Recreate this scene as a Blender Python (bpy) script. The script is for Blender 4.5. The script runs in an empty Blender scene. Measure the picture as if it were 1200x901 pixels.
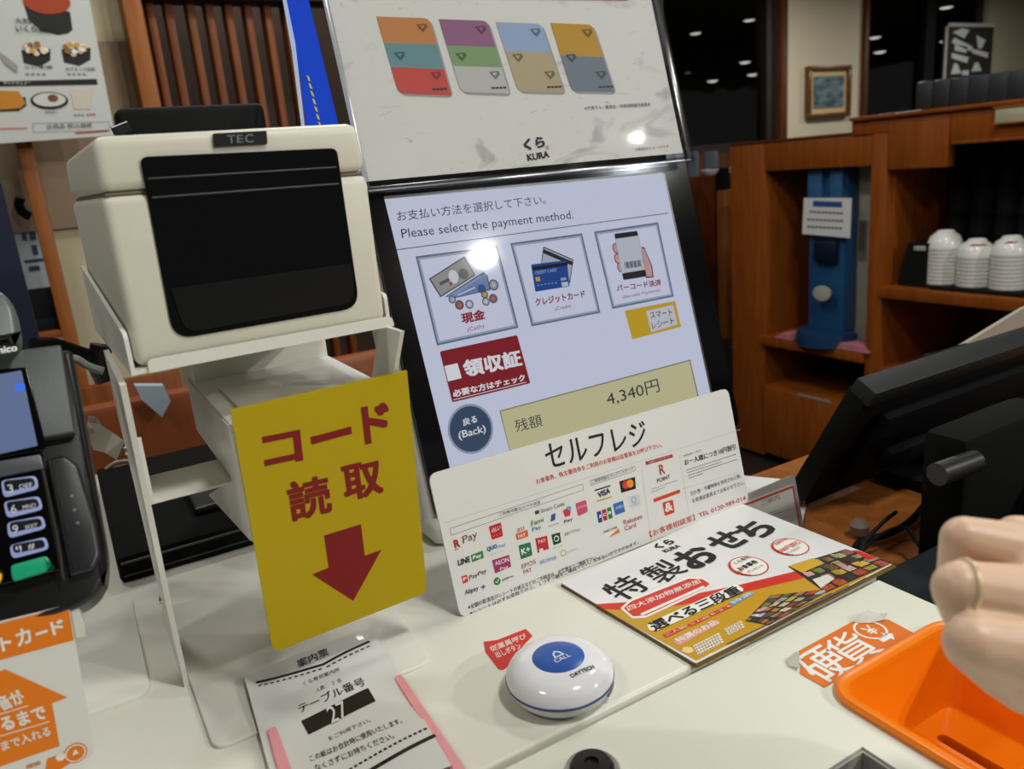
import bpy, bmesh, math, random
from mathutils import Vector as V, Matrix
random.seed(7)
S = bpy.context.scene; COL = S.collection
# ------------------------------------------------------------------ camera
FPX = 924.43; CX, CY = 600.0, 450.5; EYE = V((0, 0, .31))
RX = V((.85841963, -.20647786, .46955579)); RY = V((-.50568438, -.18714092, .84217669)); RZ = V((-.08601774, -.96038803, -.26505806))
cd = bpy.data.cameras.new('camera'); cam = bpy.data.objects.new('camera', cd); COL.objects.link(cam); S.camera = cam
cd.sensor_width = 36; cd.lens = FPX/1200*36; cd.clip_start = .01; cd.clip_end = 100
right = V((RX[0], RY[0], RZ[0])); down = V((RX[1], RY[1], RZ[1])); fwd = V((RX[2], RY[2], RZ[2]))
m = Matrix((right, -down, -fwd)).transposed().to_4x4(); m.translation = EYE; cam.matrix_world = m
cd.dof.use_dof = True; cd.dof.focus_distance = .60; cd.dof.aperture_fstop = 10
# ------------------------------------------------------------------ view and world
S.view_settings.view_transform = 'Standard'; S.view_settings.look = 'None'; S.view_settings.gamma = 1
S.view_settings.exposure = 0.0; S.view_settings.use_curve_mapping = False
w = bpy.data.worlds.new('world'); S.world = w; w.use_nodes = True
w.node_tree.nodes['Background'].inputs[0].default_value = (.95, .93, .9, 1); w.node_tree.nodes['Background'].inputs[1].default_value = .10
# ------------------------------------------------------------------ ceiling lamps (light), plus an added fill lamp
def area(loc, size, power, col=(.985, .985, .94), target=None, shape='DISK'):
    l = bpy.data.lights.new('ceiling_or_fill_light', 'AREA'); l.shape = shape; l.size = size; l.energy = power; l.color = col
    o = bpy.data.objects.new('ceiling_or_fill_light', l); COL.objects.link(o); o.location = loc
    d = (V(target) - V(loc)) if target else V((0, 0, -1)); o.rotation_euler = d.to_track_quat('-Z', 'Y').to_euler()
    return o
ZC = 1.5
area((2.0, -2.25, ZC-.02), .085, 34, target=(.3, .5, 0))
area((2.42, -1.34, ZC-.02), .10, 20, target=(.3, .5, 0))
area((.55, -.25, ZC-.02), .22, 12)
area((-.9, .2, ZC-.02), .30, 6)
area((.8, 1.7, ZC-.02), .25, 9)
area((1.5, .75, ZC-.02), .25, 9)
area((-.2, 1.4, ZC-.02), .25, 6)
area((4.6, 3.4, ZC-.02), .25, 24)
area((.9, 3.0, ZC-.02), .25, 5)
area((7.0, 3.2, ZC-.02), .25, 22)  # added fill lamp to brighten the lettered board and olive wall
# ------------------------------------------------------------------ geometry of the photograph: rays onto real planes
def ray(px, py):
    c = V((px-CX, py-CY, FPX)); return V((RX.dot(c), RY.dot(c), RZ.dot(c)))
def hit(px, py, p, n):
    r = ray(px, py); return EYE + r*((V(p)-EYE).dot(n)/r.dot(n))
def G(px, py, z=0): return hit(px, py, (0, 0, z), V((0, 0, 1)))
def X(px, py, x): return hit(px, py, (x, 0, 0), V((1, 0, 0)))
def Y(px, py, y): return hit(px, py, (0, y, 0), V((0, 1, 0)))
def W(px, py, d): return EYE + ray(px, py)*(d/FPX)
class Pl:
    def __init__(s, p, n, u=None):
        s.p = V(p); s.n = V(n).normalized(); s.u = V(u or (1, 0, 0)).normalized(); s.v = s.n.cross(s.u)
    def at(s, px, py, off=0): return hit(px, py, s.p, s.n) + s.n*off
    def m(s, c, a, b, off=0): return s.at(*c) + s.u*a + s.v*b + s.n*off
# ------------------------------------------------------------------ materials
def lin(c): return tuple(((x/255)/12.92 if x/255 <= .04045 else ((x/255+.055)/1.055)**2.4) for x in c) + (1,)
MATS = {}
def mat(name, c, rough=.5, metal=0, emit=0, noise=0, nscale=40, bump=0, spec=.5, alpha=1, trans=0, coat=0, sss=0, stretch=None, c2=None):
    if name in MATS: return MATS[name]
    M = bpy.data.materials.new(name); M.use_nodes = True; nt = M.node_tree; b = nt.nodes['Principled BSDF']; I = b.inputs
    col = lin(c); I['Base Color'].default_value = col; I['Roughness'].default_value = rough; I['Metallic'].default_value = metal
    I['Specular IOR Level'].default_value = spec; I['Alpha'].default_value = alpha; I['Transmission Weight'].default_value = trans; I['Coat Weight'].default_value = coat
    if sss: I['Subsurface Weight'].default_value = sss; I['Subsurface Radius'].default_value = (.01, .004, .002); I['Subsurface Scale'].default_value = .6
    if emit:
        I['Base Color'].default_value = (.01, .01, .01, 1); I['Emission Color'].default_value = col; I['Emission Strength'].default_value = emit
    if noise or bump:
        tc = nt.nodes.new('ShaderNodeTexCoord'); mp = nt.nodes.new('ShaderNodeMapping'); nz = nt.nodes.new('ShaderNodeTexNoise')
        nt.links.new(tc.outputs['Object'], mp.inputs[0]); nt.links.new(mp.outputs[0], nz.inputs['Vector'])
        mp.inputs['Scale'].default_value = stretch or (1, 1, 1); nz.inputs['Scale'].default_value = nscale; nz.inputs['Detail'].default_value = 5
        if noise:
            r = nt.nodes.new('ShaderNodeValToRGB'); r.color_ramp.elements[0].position = .3; r.color_ramp.elements[1].position = .7
            d = lin(c2) if c2 else tuple(x*(1-noise) for x in col[:3]) + (1,)
            r.color_ramp.elements[0].color = d; r.color_ramp.elements[1].color = col
            nt.links.new(nz.outputs[0], r.inputs[0]); nt.links.new(r.outputs[0], I['Base Color'])
        if bump:
            bp = nt.nodes.new('ShaderNodeBump'); bp.inputs['Strength'].default_value = bump; bp.inputs['Distance'].default_value = .001
            nt.links.new(nz.outputs[0], bp.inputs['Height']); nt.links.new(bp.outputs[0], I['Normal'])
    MATS[name] = M; return M
def ink(r, g, b): return mat('ink_%d_%d_%d' % (r, g, b), (r, g, b), .55, spec=.3)
SCR = .66
def glow(r, g, b): return mat('lit_%d_%d_%d' % (r, g, b), (r, g, b), .04, emit=SCR, spec=.3)
def clear(name, tint=(1, 1, 1), gl=.1, rough=.03):
    M = bpy.data.materials.new(name); M.use_nodes = True; nt = M.node_tree; nt.nodes.clear()
    o = nt.nodes.new('ShaderNodeOutputMaterial'); t = nt.nodes.new('ShaderNodeBsdfTransparent'); g = nt.nodes.new('ShaderNodeBsdfGlossy'); mx = nt.nodes.new('ShaderNodeMixShader')
    t.inputs[0].default_value = (*tint, 1); g.inputs['Roughness'].default_value = rough; mx.inputs[0].default_value = gl
    nz = nt.nodes.new('ShaderNodeTexNoise'); nz.inputs['Scale'].default_value = 14; bp = nt.nodes.new('ShaderNodeBump'); bp.inputs['Strength'].default_value = .25; bp.inputs['Distance'].default_value = .002
    tc = nt.nodes.new('ShaderNodeTexCoord'); nt.links.new(tc.outputs['Object'], nz.inputs['Vector']); nt.links.new(nz.outputs[0], bp.inputs['Height']); nt.links.new(bp.outputs[0], g.inputs['Normal'])
    nt.links.new(t.outputs[0], mx.inputs[1]); nt.links.new(g.outputs[0], mx.inputs[2]); nt.links.new(mx.outputs[0], o.inputs[0]); MATS[name] = M; return M
LAM = mat('counter_laminate', (226, 227, 212), .28, noise=.05, nscale=9, spec=.45)
LAM2 = mat('counter_laminate_rear', (224, 222, 210), .30, noise=.06, nscale=7)
PRN = mat('printer_plastic', (214, 210, 193), .42, bump=.05, nscale=900)
PRN2 = mat('printer_plastic_side', (208, 207, 198), .45, bump=.05, nscale=900)
STEEL = mat('white_coated_steel', (222, 220, 210), .38, bump=.03, nscale=500)
WPL = mat('white_plastic', (226, 224, 216), .32)
BLK = mat('black_plastic', (14, 14, 15), .35)
BLKG = mat('black_gloss', (6, 6, 8), .08, spec=.6)
BLKM = mat('black_matte', (14, 14, 15), .75, bump=.1, nscale=600, spec=.2)
DKG = mat('dark_grey_plastic', (62, 66, 66), .45, bump=.05, nscale=800)
CHR = mat('chrome', (200, 198, 190), .18, metal=1)
GOLD = mat('gold_ring', (236, 216, 170), .32, metal=.55)
PAPER = mat('paper', (228, 228, 224), .6)
def wood(name, c, c2, st=(8, 8, 1), sc=6, rough=.45): return mat(name, c, rough, noise=1, c2=c2, nscale=sc, stretch=st, bump=.15, spec=.2)
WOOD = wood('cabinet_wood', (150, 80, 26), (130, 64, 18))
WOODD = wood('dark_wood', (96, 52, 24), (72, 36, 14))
WOODL = wood('light_wood', (156, 94, 44), (132, 74, 30))
CLR = clear('clear_film', (.97, .97, .97), .07, .05)
CLR2 = clear('clear_acrylic', (.9, .92, .93), .12, .03)
PANE = clear('window_pane', (.55, .55, .55), .06, .02)
# ------------------------------------------------------------------ objects
def obj(name, bm, mt, parent=None, loc=None, smooth=True, label=None):
    base = parent
    while base is not None and base.parent is not None: base = base.parent
    o0 = base.location if base is not None else V(loc or (0, 0, 0))
    me = bm if isinstance(bm, bpy.types.Mesh) else bpy.data.meshes.new(name)
    if me is not bm: bm.to_mesh(me); bm.free()
    me.transform(Matrix.Translation(-V(o0)))
    for x in (mt if isinstance(mt, (list, tuple)) else [mt]):
        if x: me.materials.append(x)
    if smooth:
        me.polygons.foreach_set('use_smooth', [True]*len(me.polygons)); me.set_sharp_from_angle(angle=math.radians(35))
    o = bpy.data.objects.new(name, me); COL.objects.link(o)
    if parent is not None: o.parent = parent
    else: o.location = o0
    if label: o['label'] = label
    return o
def tag(o, label, cat, group=None):
    o['label'] = label; o['category'] = cat
    if group: o['group'] = group
    return o
def thing(name, label, cat, loc=(0, 0, 0), group=None):
    o = bpy.data.objects.new(name, None); COL.objects.link(o); o.location = loc; o.empty_display_size = .01
    return tag(o, label, cat, group)
def struct(name, bm, mt, loc=(0, 0, 0)):
    o = obj(name, bm, mt, loc=loc); o['kind'] = 'structure'; return o
def dup(root, delta, label=None):
    r = root.copy(); COL.objects.link(r); r.location = root.location + V(delta)
    if label: r['label'] = label
    for ch in root.children:
        c = ch.copy(); COL.objects.link(c); c.parent = r
        for g in ch.children:
            d = g.copy(); COL.objects.link(d); d.parent = c
    return r
def B(): return bmesh.new()
def box(bm, x0, x1, y0, y1, z0, z1, bev=0, M=None, seg=2):
    vs = [bm.verts.new((x, y, z)) for x in (x0, x1) for y in (y0, y1) for z in (z0, z1)]
    fs = [bm.faces.new([vs[i] for i in f]) for f in ((0, 1, 3, 2), (4, 6, 7, 5), (0, 4, 5, 1), (2, 3, 7, 6), (0, 2, 6, 4), (1, 5, 7, 3))]
    if bev:
        es = list({e for f in fs for e in f.edges}); r = bmesh.ops.bevel(bm, geom=es, offset=bev, segments=seg, affect='EDGES', profile=.5)
        vs = list({v for v in vs if v.is_valid} | set(r['verts']))
    if M is not None:
        for v in vs: v.co = M @ v.co
    return bm
def slab(bm, pts, off, cap=True):
    """polygon pts thickened by vector off"""
    off = V(off); a = [bm.verts.new(V(p)) for p in pts]; b = [bm.verts.new(V(p)+off) for p in pts]
    n = len(pts)
    bm.faces.new(a); bm.faces.new(b[::-1])
    for i in range(n): bm.faces.new((a[i], b[i], b[(i+1) % n], a[(i+1) % n]))
    bmesh.ops.recalc_face_normals(bm, faces=bm.faces); return bm
def rounded(q, rs, seg=5):
    """q: 3D corner points, rs: radius per corner -> rounded outline"""
    n = len(q); out = []
    for i in range(n):
        p = V(q[i]); r = rs[i] if isinstance(rs, (list, tuple)) else rs
        if r <= 0: out.append(p); continue
        a = (V(q[i-1])-p).normalized()*r; b = (V(q[(i+1) % n])-p).normalized()*r
        for k in range(seg+1):
            t = k/seg; out.append(p + a*(1-t)**2 + b*t**2)
    return out
def lathe(bm, prof, c=(0, 0, 0), n=48, axis='Z'):
    c = V(c); rings = []
    for r, z in prof:
        if r < 1e-6: rings.append([bm.verts.new(c+V((0, 0, z)))])
        else: rings.append([bm.verts.new(c+V((r*math.cos(2*math.pi*i/n), r*math.sin(2*math.pi*i/n), z))) for i in range(n)])
    for a, b in zip(rings, rings[1:]):
        for i in range(n):
            j = (i+1) % n
            if len(a) == 1 and len(b) > 1: bm.faces.new((a[0], b[j], b[i]))
            elif len(b) == 1 and len(a) > 1: bm.faces.new((a[i], a[j], b[0]))
            elif len(a) > 1: bm.faces.new((a[i], a[j], b[j], b[i]))
    bmesh.ops.recalc_face_normals(bm, faces=bm.faces); return bm
def spline(pts, k=8):
    pts = [V(p) for p in pts]; P = [pts[0]*2-pts[1]] + pts + [pts[-1]*2-pts[-2]]; out = []
    for i in range(1, len(P)-2):
        for j in range(k):
            t = j/k; a, b, c, d = P[i-1:i+3]
            out.append(.5*((2*b)+(c-a)*t+(2*a-5*b+4*c-d)*t*t+(3*b-a-3*c+d)*t**3))
    out.append(pts[-1]); return out
def tube(bm, pts, r, n=10, smooth=True, closed=False):
    if smooth and len(pts) > 2: pts = spline(pts)
    pts = [V(p) for p in pts]; N = len(pts); rings = []; up = None
    for i, p in enumerate(pts):
        t = ((pts[(i+1) % N] if closed or i < N-1 else p) - (pts[i-1] if closed or i > 0 else p)).normalized()
        if up is None: up = t.orthogonal().normalized()
        up = (up - t*up.dot(t)).normalized(); s = t.cross(up); rr = r(i/(N-1)) if callable(r) else r
        rings.append([bm.verts.new(p + up*rr*math.cos(2*math.pi*k/n) + s*rr*math.sin(2*math.pi*k/n)) for k in range(n)])
    for a, b in (list(zip(rings, rings[1:])) + ([(rings[-1], rings[0])] if closed else [])):
        for k in range(n): bm.faces.new((a[k], a[(k+1) % n], b[(k+1) % n], b[k]))
    if not closed: bm.faces.new(rings[0][::-1]); bm.faces.new(rings[-1])
    return bm
# ------------------------------------------------------------------ printing
GL = {}
def glyph(s, bold=0.0, space=1.0):
    k = (s, bold, space)
    if k in GL: return GL[k]
    c = bpy.data.curves.new('t', 'FONT'); c.body = s; c.resolution_u = 3 if len(s) < 12 else 2; c.offset = bold; c.space_character = space; c.fill_mode = 'FRONT'
    o = bpy.data.objects.new('t', c); COL.objects.link(o); dg = bpy.context.evaluated_depsgraph_get(); dg.update()
    me = bpy.data.meshes.new_from_object(o.evaluated_get(dg)); vs = [v.co.copy() for v in me.vertices]; fs = [tuple(p.vertices) for p in me.polygons]
    bpy.data.objects.remove(o); bpy.data.curves.remove(c); bpy.data.meshes.remove(me)
    if not vs: GL[k] = ([], [], (1, 1)); return GL[k]
    x0 = min(v.x for v in vs); x1 = max(v.x for v in vs); y0 = min(v.y for v in vs); y1 = max(v.y for v in vs)
    GL[k] = ([((v.x-x0)/max(x1-x0, 1e-6), (v.y-y0)/max(y1-y0, 1e-6)) for v in vs], fs, (max(x1-x0, 1e-3), max(y1-y0, 1e-3))); return GL[k]
class Print:
    """flat print on one plane, collected into a few parts"""
    def __init__(s, pl, root, step=.00012, fn=None): s.pl, s.root, s.parts, s.step, s.fn = pl, root, {}, step, fn
    def _p(s, part, mt):
        bm, ms = s.parts.setdefault(part, (B(), []))
        if mt not in ms: ms.append(mt)
        return bm, ms.index(mt)
    def poly(s, part, mt, px, lay=1):
        bm, i = s._p(part, mt); f = bm.faces.new([bm.verts.new(s.pl.at(x, y, lay*s.step)) for x, y in px]); f.material_index = i
    def pts(s, part, mt, ps, lay=1):
        bm, i = s._p(part, mt); f = bm.faces.new([bm.verts.new(V(p)+s.pl.n*lay*s.step) for p in ps]); f.material_index = i
    def rq(s, part, mt, px, r=.0015, lay=1): s.pts(part, mt, rounded([s.pl.at(*p) for p in px], r), lay)
    def frame(s, part, mt, px, w=.0006, lay=1):
        q = [s.pl.at(*p) for p in px]; n = len(q); c = sum(q, V())/n
        ins = []
        for i in range(n):
            a = (q[i-1]-q[i]).normalized(); b = (q[(i+1) % n]-q[i]).normalized(); ins.append(q[i]+(a+b)*w)
        for i in range(n): s.pts(part, mt, (q[i], q[(i+1) % n], ins[(i+1) % n], ins[i]), lay)
    def line(s, part, mt, a, b, w=.0004, lay=1):
        a = s.pl.at(*a); b = s.pl.at(*b); d = (b-a).normalized(); t = s.pl.n.cross(d)*w/2
        s.pts(part, mt, (a-t, b-t, b+t, a+t), lay)
    def dash(s, part, mt, a, b, n, w, lay=1, fill=.6):
        for k in range(n):
            t0, t1 = k/n, (k+fill)/n; s.line(part, mt, (a[0]+(b[0]-a[0])*t0, a[1]+(b[1]-a[1])*t0), (a[0]+(b[0]-a[0])*t1, a[1]+(b[1]-a[1])*t1), w, lay)
    def disc(s, part, mt, c, r, lay=1, ry=None, n=28, inner=0):
        P = [s.pl.m(c, r*math.cos(6.2832*k/n), (ry or r)*math.sin(6.2832*k/n)) for k in range(n)]
        if not inner: s.pts(part, mt, P, lay)
        else:
            Q = [s.pl.m(c, inner*math.cos(6.2832*k/n), inner*(ry or r)/r*math.sin(6.2832*k/n)) for k in range(n)]
            for k in range(n): j = (k+1) % n; s.pts(part, mt, (P[k], P[j], Q[j], Q[k]), lay)
    def _t(s, part, mt, st, o, U, Vv, bold, lay):
        vs, fs, sz = glyph(st, 0 if bold > .006 else bold); bm, i = s._p(part, mt); off = s.pl.n*lay*s.step
        bx, by = (min(bold/sz[0], .2), min(bold/sz[1], .2)) if bold > .006 else (0, 0)
        big = len(st) < 10 and bold > .015
        for kz, (dx, dy) in enumerate([(0, 0)] if not bx else ([(1, 0), (-1, 0), (0, 1), (0, -1), (1, 1), (-1, 1), (1, -1), (-1, -1), (0, 0)] if big else [(1, .5), (-1, -.5), (0, 0)])):
            bv = [bm.verts.new(o + U*(bx+x*(1-2*bx)+dx*bx) + Vv*(by+y*(1-2*by)+dy*by) + off + s.pl.n*kz*.000015) for x, y in vs]
            for f in fs:
                try: g = bm.faces.new([bv[k] for k in f]); g.material_index = i
                except ValueError: pass
    def text(s, mt, st, bl, br, tl, bold=0, lay=2, part='lettering'):
        o = s.pl.at(*bl); s._t(part, mt, st, o, s.pl.at(*br)-o, s.pl.at(*tl)-o, bold, lay)
    def textc(s, mt, st, c, wd, ht, bold=0, lay=2, part='lettering', ang=0):
        u = s.pl.u*math.cos(ang)+s.pl.v*math.sin(ang); v = s.pl.v*math.cos(ang)-s.pl.u*math.sin(ang)
        s._t(part, mt, st, s.pl.at(*c)-u*wd/2-v*ht/2, u*wd, v*ht, bold, lay)
    def done(s):
        for k, (bm, ms) in s.parts.items():
            bm.normal_update(); bmesh.ops.triangulate(bm, faces=[f for f in bm.faces if len(f.verts) > 4])
            for f in bm.faces:
                f.normal_update()
                if f.normal.dot(s.pl.n) < 0: f.normal_flip()
            if s.fn:
                for v in bm.verts: v.co = s.fn(v.co)
            obj(k, bm, ms, s.root, smooth=False)
def pad(bm, pts, n, th, bev=.0008, rings=3):
    """plate from a closed outline: top edge rounded inwards by bev"""
    pts = [V(p) for p in pts]; n = V(n).normalized(); N = len(pts); a = sum((pts[i-1].cross(pts[i]) for i in range(N)), V()).dot(n)
    if a < 0: pts = pts[::-1]
    ins = []
    for i in range(N):
        e0 = (pts[i]-pts[i-1]); e1 = (pts[(i+1) % N]-pts[i]); e0 = e0.normalized() if e0.length > 1e-9 else e1.normalized(); e1 = e1.normalized() if e1.length > 1e-9 else e0
        d = n.cross(e0)+n.cross(e1); ins.append(d.normalized() if d.length > 1e-6 else V())
    lev = [(0, -th)] + [(bev*(1-math.cos(math.pi/2*k/rings)), -bev*(1-math.sin(math.pi/2*k/rings))) for k in range(rings+1)]
    R_ = [[bm.verts.new(p+q*i_+n*h_) for p, q in zip(pts, ins)] for i_, h_ in lev]
    for a_, b_ in zip(R_, R_[1:]):
        for i in range(N): bm.faces.new((a_[i], a_[(i+1) % N], b_[(i+1) % N], b_[i]))
    bm.faces.new(R_[-1]); bm.faces.new(R_[0][::-1]); return bm
T15 = math.radians(15); NT = V((0, -math.cos(T15), math.sin(T15)))
#==ROOM==
# ================================================================== THE SETTING
ZF = -.91
FLOOR = mat('dark_tile_floor', (48, 40, 36), .35, noise=.3, nscale=3)
CREAM = mat('cream_wall_paint', (214, 200, 172), .8, bump=.1, nscale=80)
CREAM2 = mat('beige_wall_paint', (196, 184, 152), .8, bump=.1, nscale=80)
DARKC = mat('dark_ceiling_paint', (24, 20, 17), .8)
NIGHT = mat('dark_wall_paint', (20, 15, 12), .7)
b = B(); box(b, -6, 18, -4, 26, ZF-.05, ZF); struct('floor', b, FLOOR)
b = B(); box(b, -6, 18, 4.7, 26, ZC, ZC+.05); struct('ceiling', b, DARKC)
b = B(); box(b, -6, 14, -4, 4.7, ZC, ZC+.05); struct('ceiling.001', b, mat('ceiling_paint', (150, 140, 120), .8))
b = B(); box(b, -6, 18, 26, 26.1, ZF, ZC); struct('wall_back', b, NIGHT)  # added dark hall beyond the windows, a backdrop for the reflected lamps
b = B(); box(b, 17.9, 18, 4.7, 26, ZF, ZC); struct('wall_right', b, NIGHT)
# wall with the painting, between two dark windows
xa, xb = Y(919, 0, 4.5).x, Y(1011, 0, 4.5).x
b = B(); box(b, xa, xb, 4.5, 4.62, ZF, ZC); struct('wall_front', b, CREAM)
b = B(); box(b, xa-.075, xa, 4.46, 4.62, ZF, ZC, .004); struct('trim_1', b, WOODD)
b = B(); box(b, xb, xb+.05, 4.46, 4.62, ZF, ZC, .004); struct('trim_2', b, WOODD)
xr = Y(1160, 0, 4.5).x
b = B(); box(b, xr, xr+1.6, 4.5, 4.62, ZF, ZC); struct('wall_front.001', b, mat('olive_wall_paint', (168, 158, 130), .8))
b = B(); box(b, xb+.05, xr, 4.48, 4.62, 1.42, ZC); struct('trim_3', b, WOODD)
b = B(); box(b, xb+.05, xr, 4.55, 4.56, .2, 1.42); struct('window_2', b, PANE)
xm = Y(1092, 50, 4.5).x
b = B(); box(b, xm-.09, xm+.05, 4.50, 4.60, .2, 1.42); struct('window_2_frame', b, BLKM)
b = B(); box(b, xb+.05, xr, 4.5, 4.62, ZF, .2); struct('wall_front.002', b, NIGHT)
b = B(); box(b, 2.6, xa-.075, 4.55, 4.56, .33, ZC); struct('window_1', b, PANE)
b = B()
for px in (772, 905): q = Y(px, 100, 4.5); box(b, q.x-.06, q.x+.06, 4.50, 4.60, .33, ZC)
box(b, 2.6, xa-.075, 4.50, 4.60, .27, .34); struct('window_1_frame', b, mat('dark_brown_frame', (34, 20, 15), .5))
b = B(); box(b, 2.6, xa-.075, 4.5, 4.62, ZF, .27); struct('wall_front.003', b, WOODD)
# lamp reflections in the windows, modelled as glowing discs behind the glass
LAMP_REFL = mat('reflected_lamp_glow', (255, 250, 236), .5, emit=2.2); DIM = mat('dim_reflected_glow', (235, 220, 200), .5, emit=.5)
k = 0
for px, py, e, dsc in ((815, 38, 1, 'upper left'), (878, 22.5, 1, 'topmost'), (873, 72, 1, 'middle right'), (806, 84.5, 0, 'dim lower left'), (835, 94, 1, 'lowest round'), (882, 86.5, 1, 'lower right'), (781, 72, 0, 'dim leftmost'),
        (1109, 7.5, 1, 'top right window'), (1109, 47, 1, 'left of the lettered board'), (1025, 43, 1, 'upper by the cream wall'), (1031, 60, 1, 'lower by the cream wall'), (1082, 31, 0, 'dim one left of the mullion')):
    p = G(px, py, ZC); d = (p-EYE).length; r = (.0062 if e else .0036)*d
    t = thing('lamp_reflection', 'glowing disc behind the glass for a reflected lamp, %s' % dsc, 'ceiling light', p, 'discs for lamps reflected in the windows')
    bm = B(); lathe(bm, [(0, -r*.42), (r*.6, -r*.34), (r, -.012), (r, 0)], p, 20); obj('reflection_disc', bm, LAMP_REFL if e else DIM, t)
    bm = B(); lathe(bm, [(r, -.01), (r*1.15, -.01), (r*1.15, 0), (r, 0)], p, 20); obj('reflection_ring', bm, BLKM, t)
# painting
t = thing('framed_painting', 'small framed blue landscape painting on the cream wall', 'painting', Y(968, 105, 4.49))
f0, f1 = Y(944, 78, 4.49), Y(993, 136, 4.49); x0, x1, z1, z0 = f0.x, f1.x, f0.z, f1.z
bm = B(); fr = .035
for a in ((x0, x1, z1-fr, z1), (x0, x1, z0, z0+fr), (x0, x0+fr, z0+fr, z1-fr), (x1-fr, x1, z0+fr, z1-fr)): box(bm, a[0], a[1], 4.455, 4.5, a[2], a[3], .004)
obj('picture_frame', bm, mat('bronze_frame', (110, 72, 30), .35, metal=.3), t)
bm = B(); box(bm, x0+fr, x1-fr, 4.478, 4.499, z0+fr, z1-fr); obj('mount', bm, mat('cream_mount', (214, 180, 130), .7), t)
bm = B(); box(bm, x0+fr*2.2, x1-fr*2.2, 4.470, 4.478, z0+fr*2.2, z1-fr*2.2)
obj('canvas', bm, mat('painted_landscape', (126, 150, 150), .7, noise=1, c2=(22, 52, 74), nscale=9, stretch=(1, 1, 2.4)), t)
# sign reflected in the right window, modelled as a real board
p0, p1 = Y(1108, 27, 4.47), Y(1160, 100, 4.47)
t = thing('reflected_board', 'dark board with white brush strokes standing in for a sign reflected in the window', 'sign', ((p0.x+p1.x)/2, 4.47, p1.z))
bm = B(); box(bm, p0.x, p1.x, 4.47, 4.49, p1.z-.15, p0.z); obj('panel', bm, mat('board_brown', (44, 32, 26), .7), t)
bm = B()
for a in ((p0.x, p1.x, p0.z-.03, p0.z), (p0.x, p0.x+.03, p1.z-.15, p0.z)): box(bm, a[0], a[1], 4.46, 4.47, a[2], a[3])
obj('border', bm, mat('grey_white', (176, 172, 160), .6), t)
pr = Print(Pl((0, 4.469, 0), (0, -1, 0)), t, .002); WH = mat('brush_white', (190, 198, 190), .6)
for q in (((1116, 38), (1130, 45), (1136, 35), (1127, 33)), ((1118, 44), (1140, 55), (1137, 60), (1115, 50)), ((1144, 41), (1155, 47), (1150, 57), (1146, 57)), ((1138, 57), (1158, 62), (1157, 68), (1139, 62)),
          ((1119, 52), (1134, 55), (1132, 62), (1118, 59)), ((1115, 62), (1135, 67), (1133, 74), (1115, 68)), ((1118, 74), (1122, 75), (1126, 86), (1114, 87)), ((1142, 74), (1146, 73), (1150, 83), (1138, 84)), ((1127, 83), (1135, 82), (1135, 88), (1127, 88))): pr.poly('brush_strokes', WH, q, 1)
pr.done()
# wooden partition left of the cabinet, with its round post
pw = Y(803, 208, 3.0); pe = Y(862, 200, 3.0)
t = thing('wooden_partition', 'tall brown wooden partition behind the right edge of the pay screen', 'partition', (pw.x, 3, ZF))
bm = B(); box(bm, pw.x-.5, Y(840, 300, 3.0).x, 3.0, 3.04, ZF, pw.z, .004); obj('panel', bm, wood('partition_wood', (112, 54, 20), (88, 40, 14)), t)
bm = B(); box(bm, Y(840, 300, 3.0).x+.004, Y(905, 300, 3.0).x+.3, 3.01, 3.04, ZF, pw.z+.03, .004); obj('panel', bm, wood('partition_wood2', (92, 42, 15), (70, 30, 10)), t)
q = Y(851, 300, 2.95); bm = B(); box(bm, q.x-.028, q.x+.028, 2.93, 2.99, Y(853, 400, 2.95).z, Y(850, 222, 2.95).z, .012); obj('handle', bm, WOODL, t)
bm = B(); box(bm, q.x-.02, q.x+.02, 2.94, 2.99, Y(850, 222, 2.95).z, Y(850, 196, 2.95).z); obj('bracket', bm, BLKM, t)
for i, (a, c_, e_) in enumerate(((808, 820, 'left'), (827, 842, 'second'), (862, 875, 'third'), (879, 890, 'right'))):
    q0, q1 = Y(a, 178, 3.3), Y(c_, 205, 3.3); bm = B(); box(bm, q0.x, q1.x, 3.3, 3.32, ZF, q0.z, .004)
    tag(obj('seat_screen', bm, mat('blue_grey_fabric', (104, 116, 132), .8), loc=(q0.x, 3.3, ZF)), 'blue grey panel standing behind the wooden partition, %s of four' % e_, 'panel', 'blue grey panels')
for i, (a, c_, y_, e_) in enumerate(((803, 820, 203, 'leftmost'), (828, 842, 200, 'middle'), (871, 888, 195, 'rightmost'))):  # white lamps above the partition, modelled as unlit dish shapes
    q0, q1 = Y(a, y_, 3.15), Y(c_, y_+7, 3.15); bm = B(); lathe(bm, [(0, 0), ((q1.x-q0.x)/2*.6, 0), ((q1.x-q0.x)/2, .02), ((q1.x-q0.x)/2, .026), (0, .022)], ((q0.x+q1.x)/2, 3.02, pw.z+(.03 if a > 850 else 0)), 24)
    tag(obj('lamp_dish', bm, mat('lamp_white', (235, 232, 225), .2), loc=((q0.x+q1.x)/2, 3.02, pw.z)), 'white dish shape standing in for a lamp above the wooden partition, %s' % e_, 'dish', 'dish shapes for lamps above the partition')
# low dark furniture seen below the partition
for (a, b_, c_, d_, yy, nm, lb) in ((862, 408, 900, 452, 2.75, 'low_shelf', 'low dark wooden shelf beside the cabinet door'),):
    q0, q1 = Y(a, b_, yy), Y(c_, d_, yy); t = thing(nm, lb, 'shelf', (q0.x, yy, ZF))
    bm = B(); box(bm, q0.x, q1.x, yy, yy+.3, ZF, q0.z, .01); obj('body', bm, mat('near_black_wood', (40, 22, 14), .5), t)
    for z in (q0.z-.05, q0.z-.16): bm = B(); box(bm, q0.x, q1.x, yy-.03, yy, z, z+.02, .003); obj('shelf_board', bm, WOODD, t)
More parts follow.
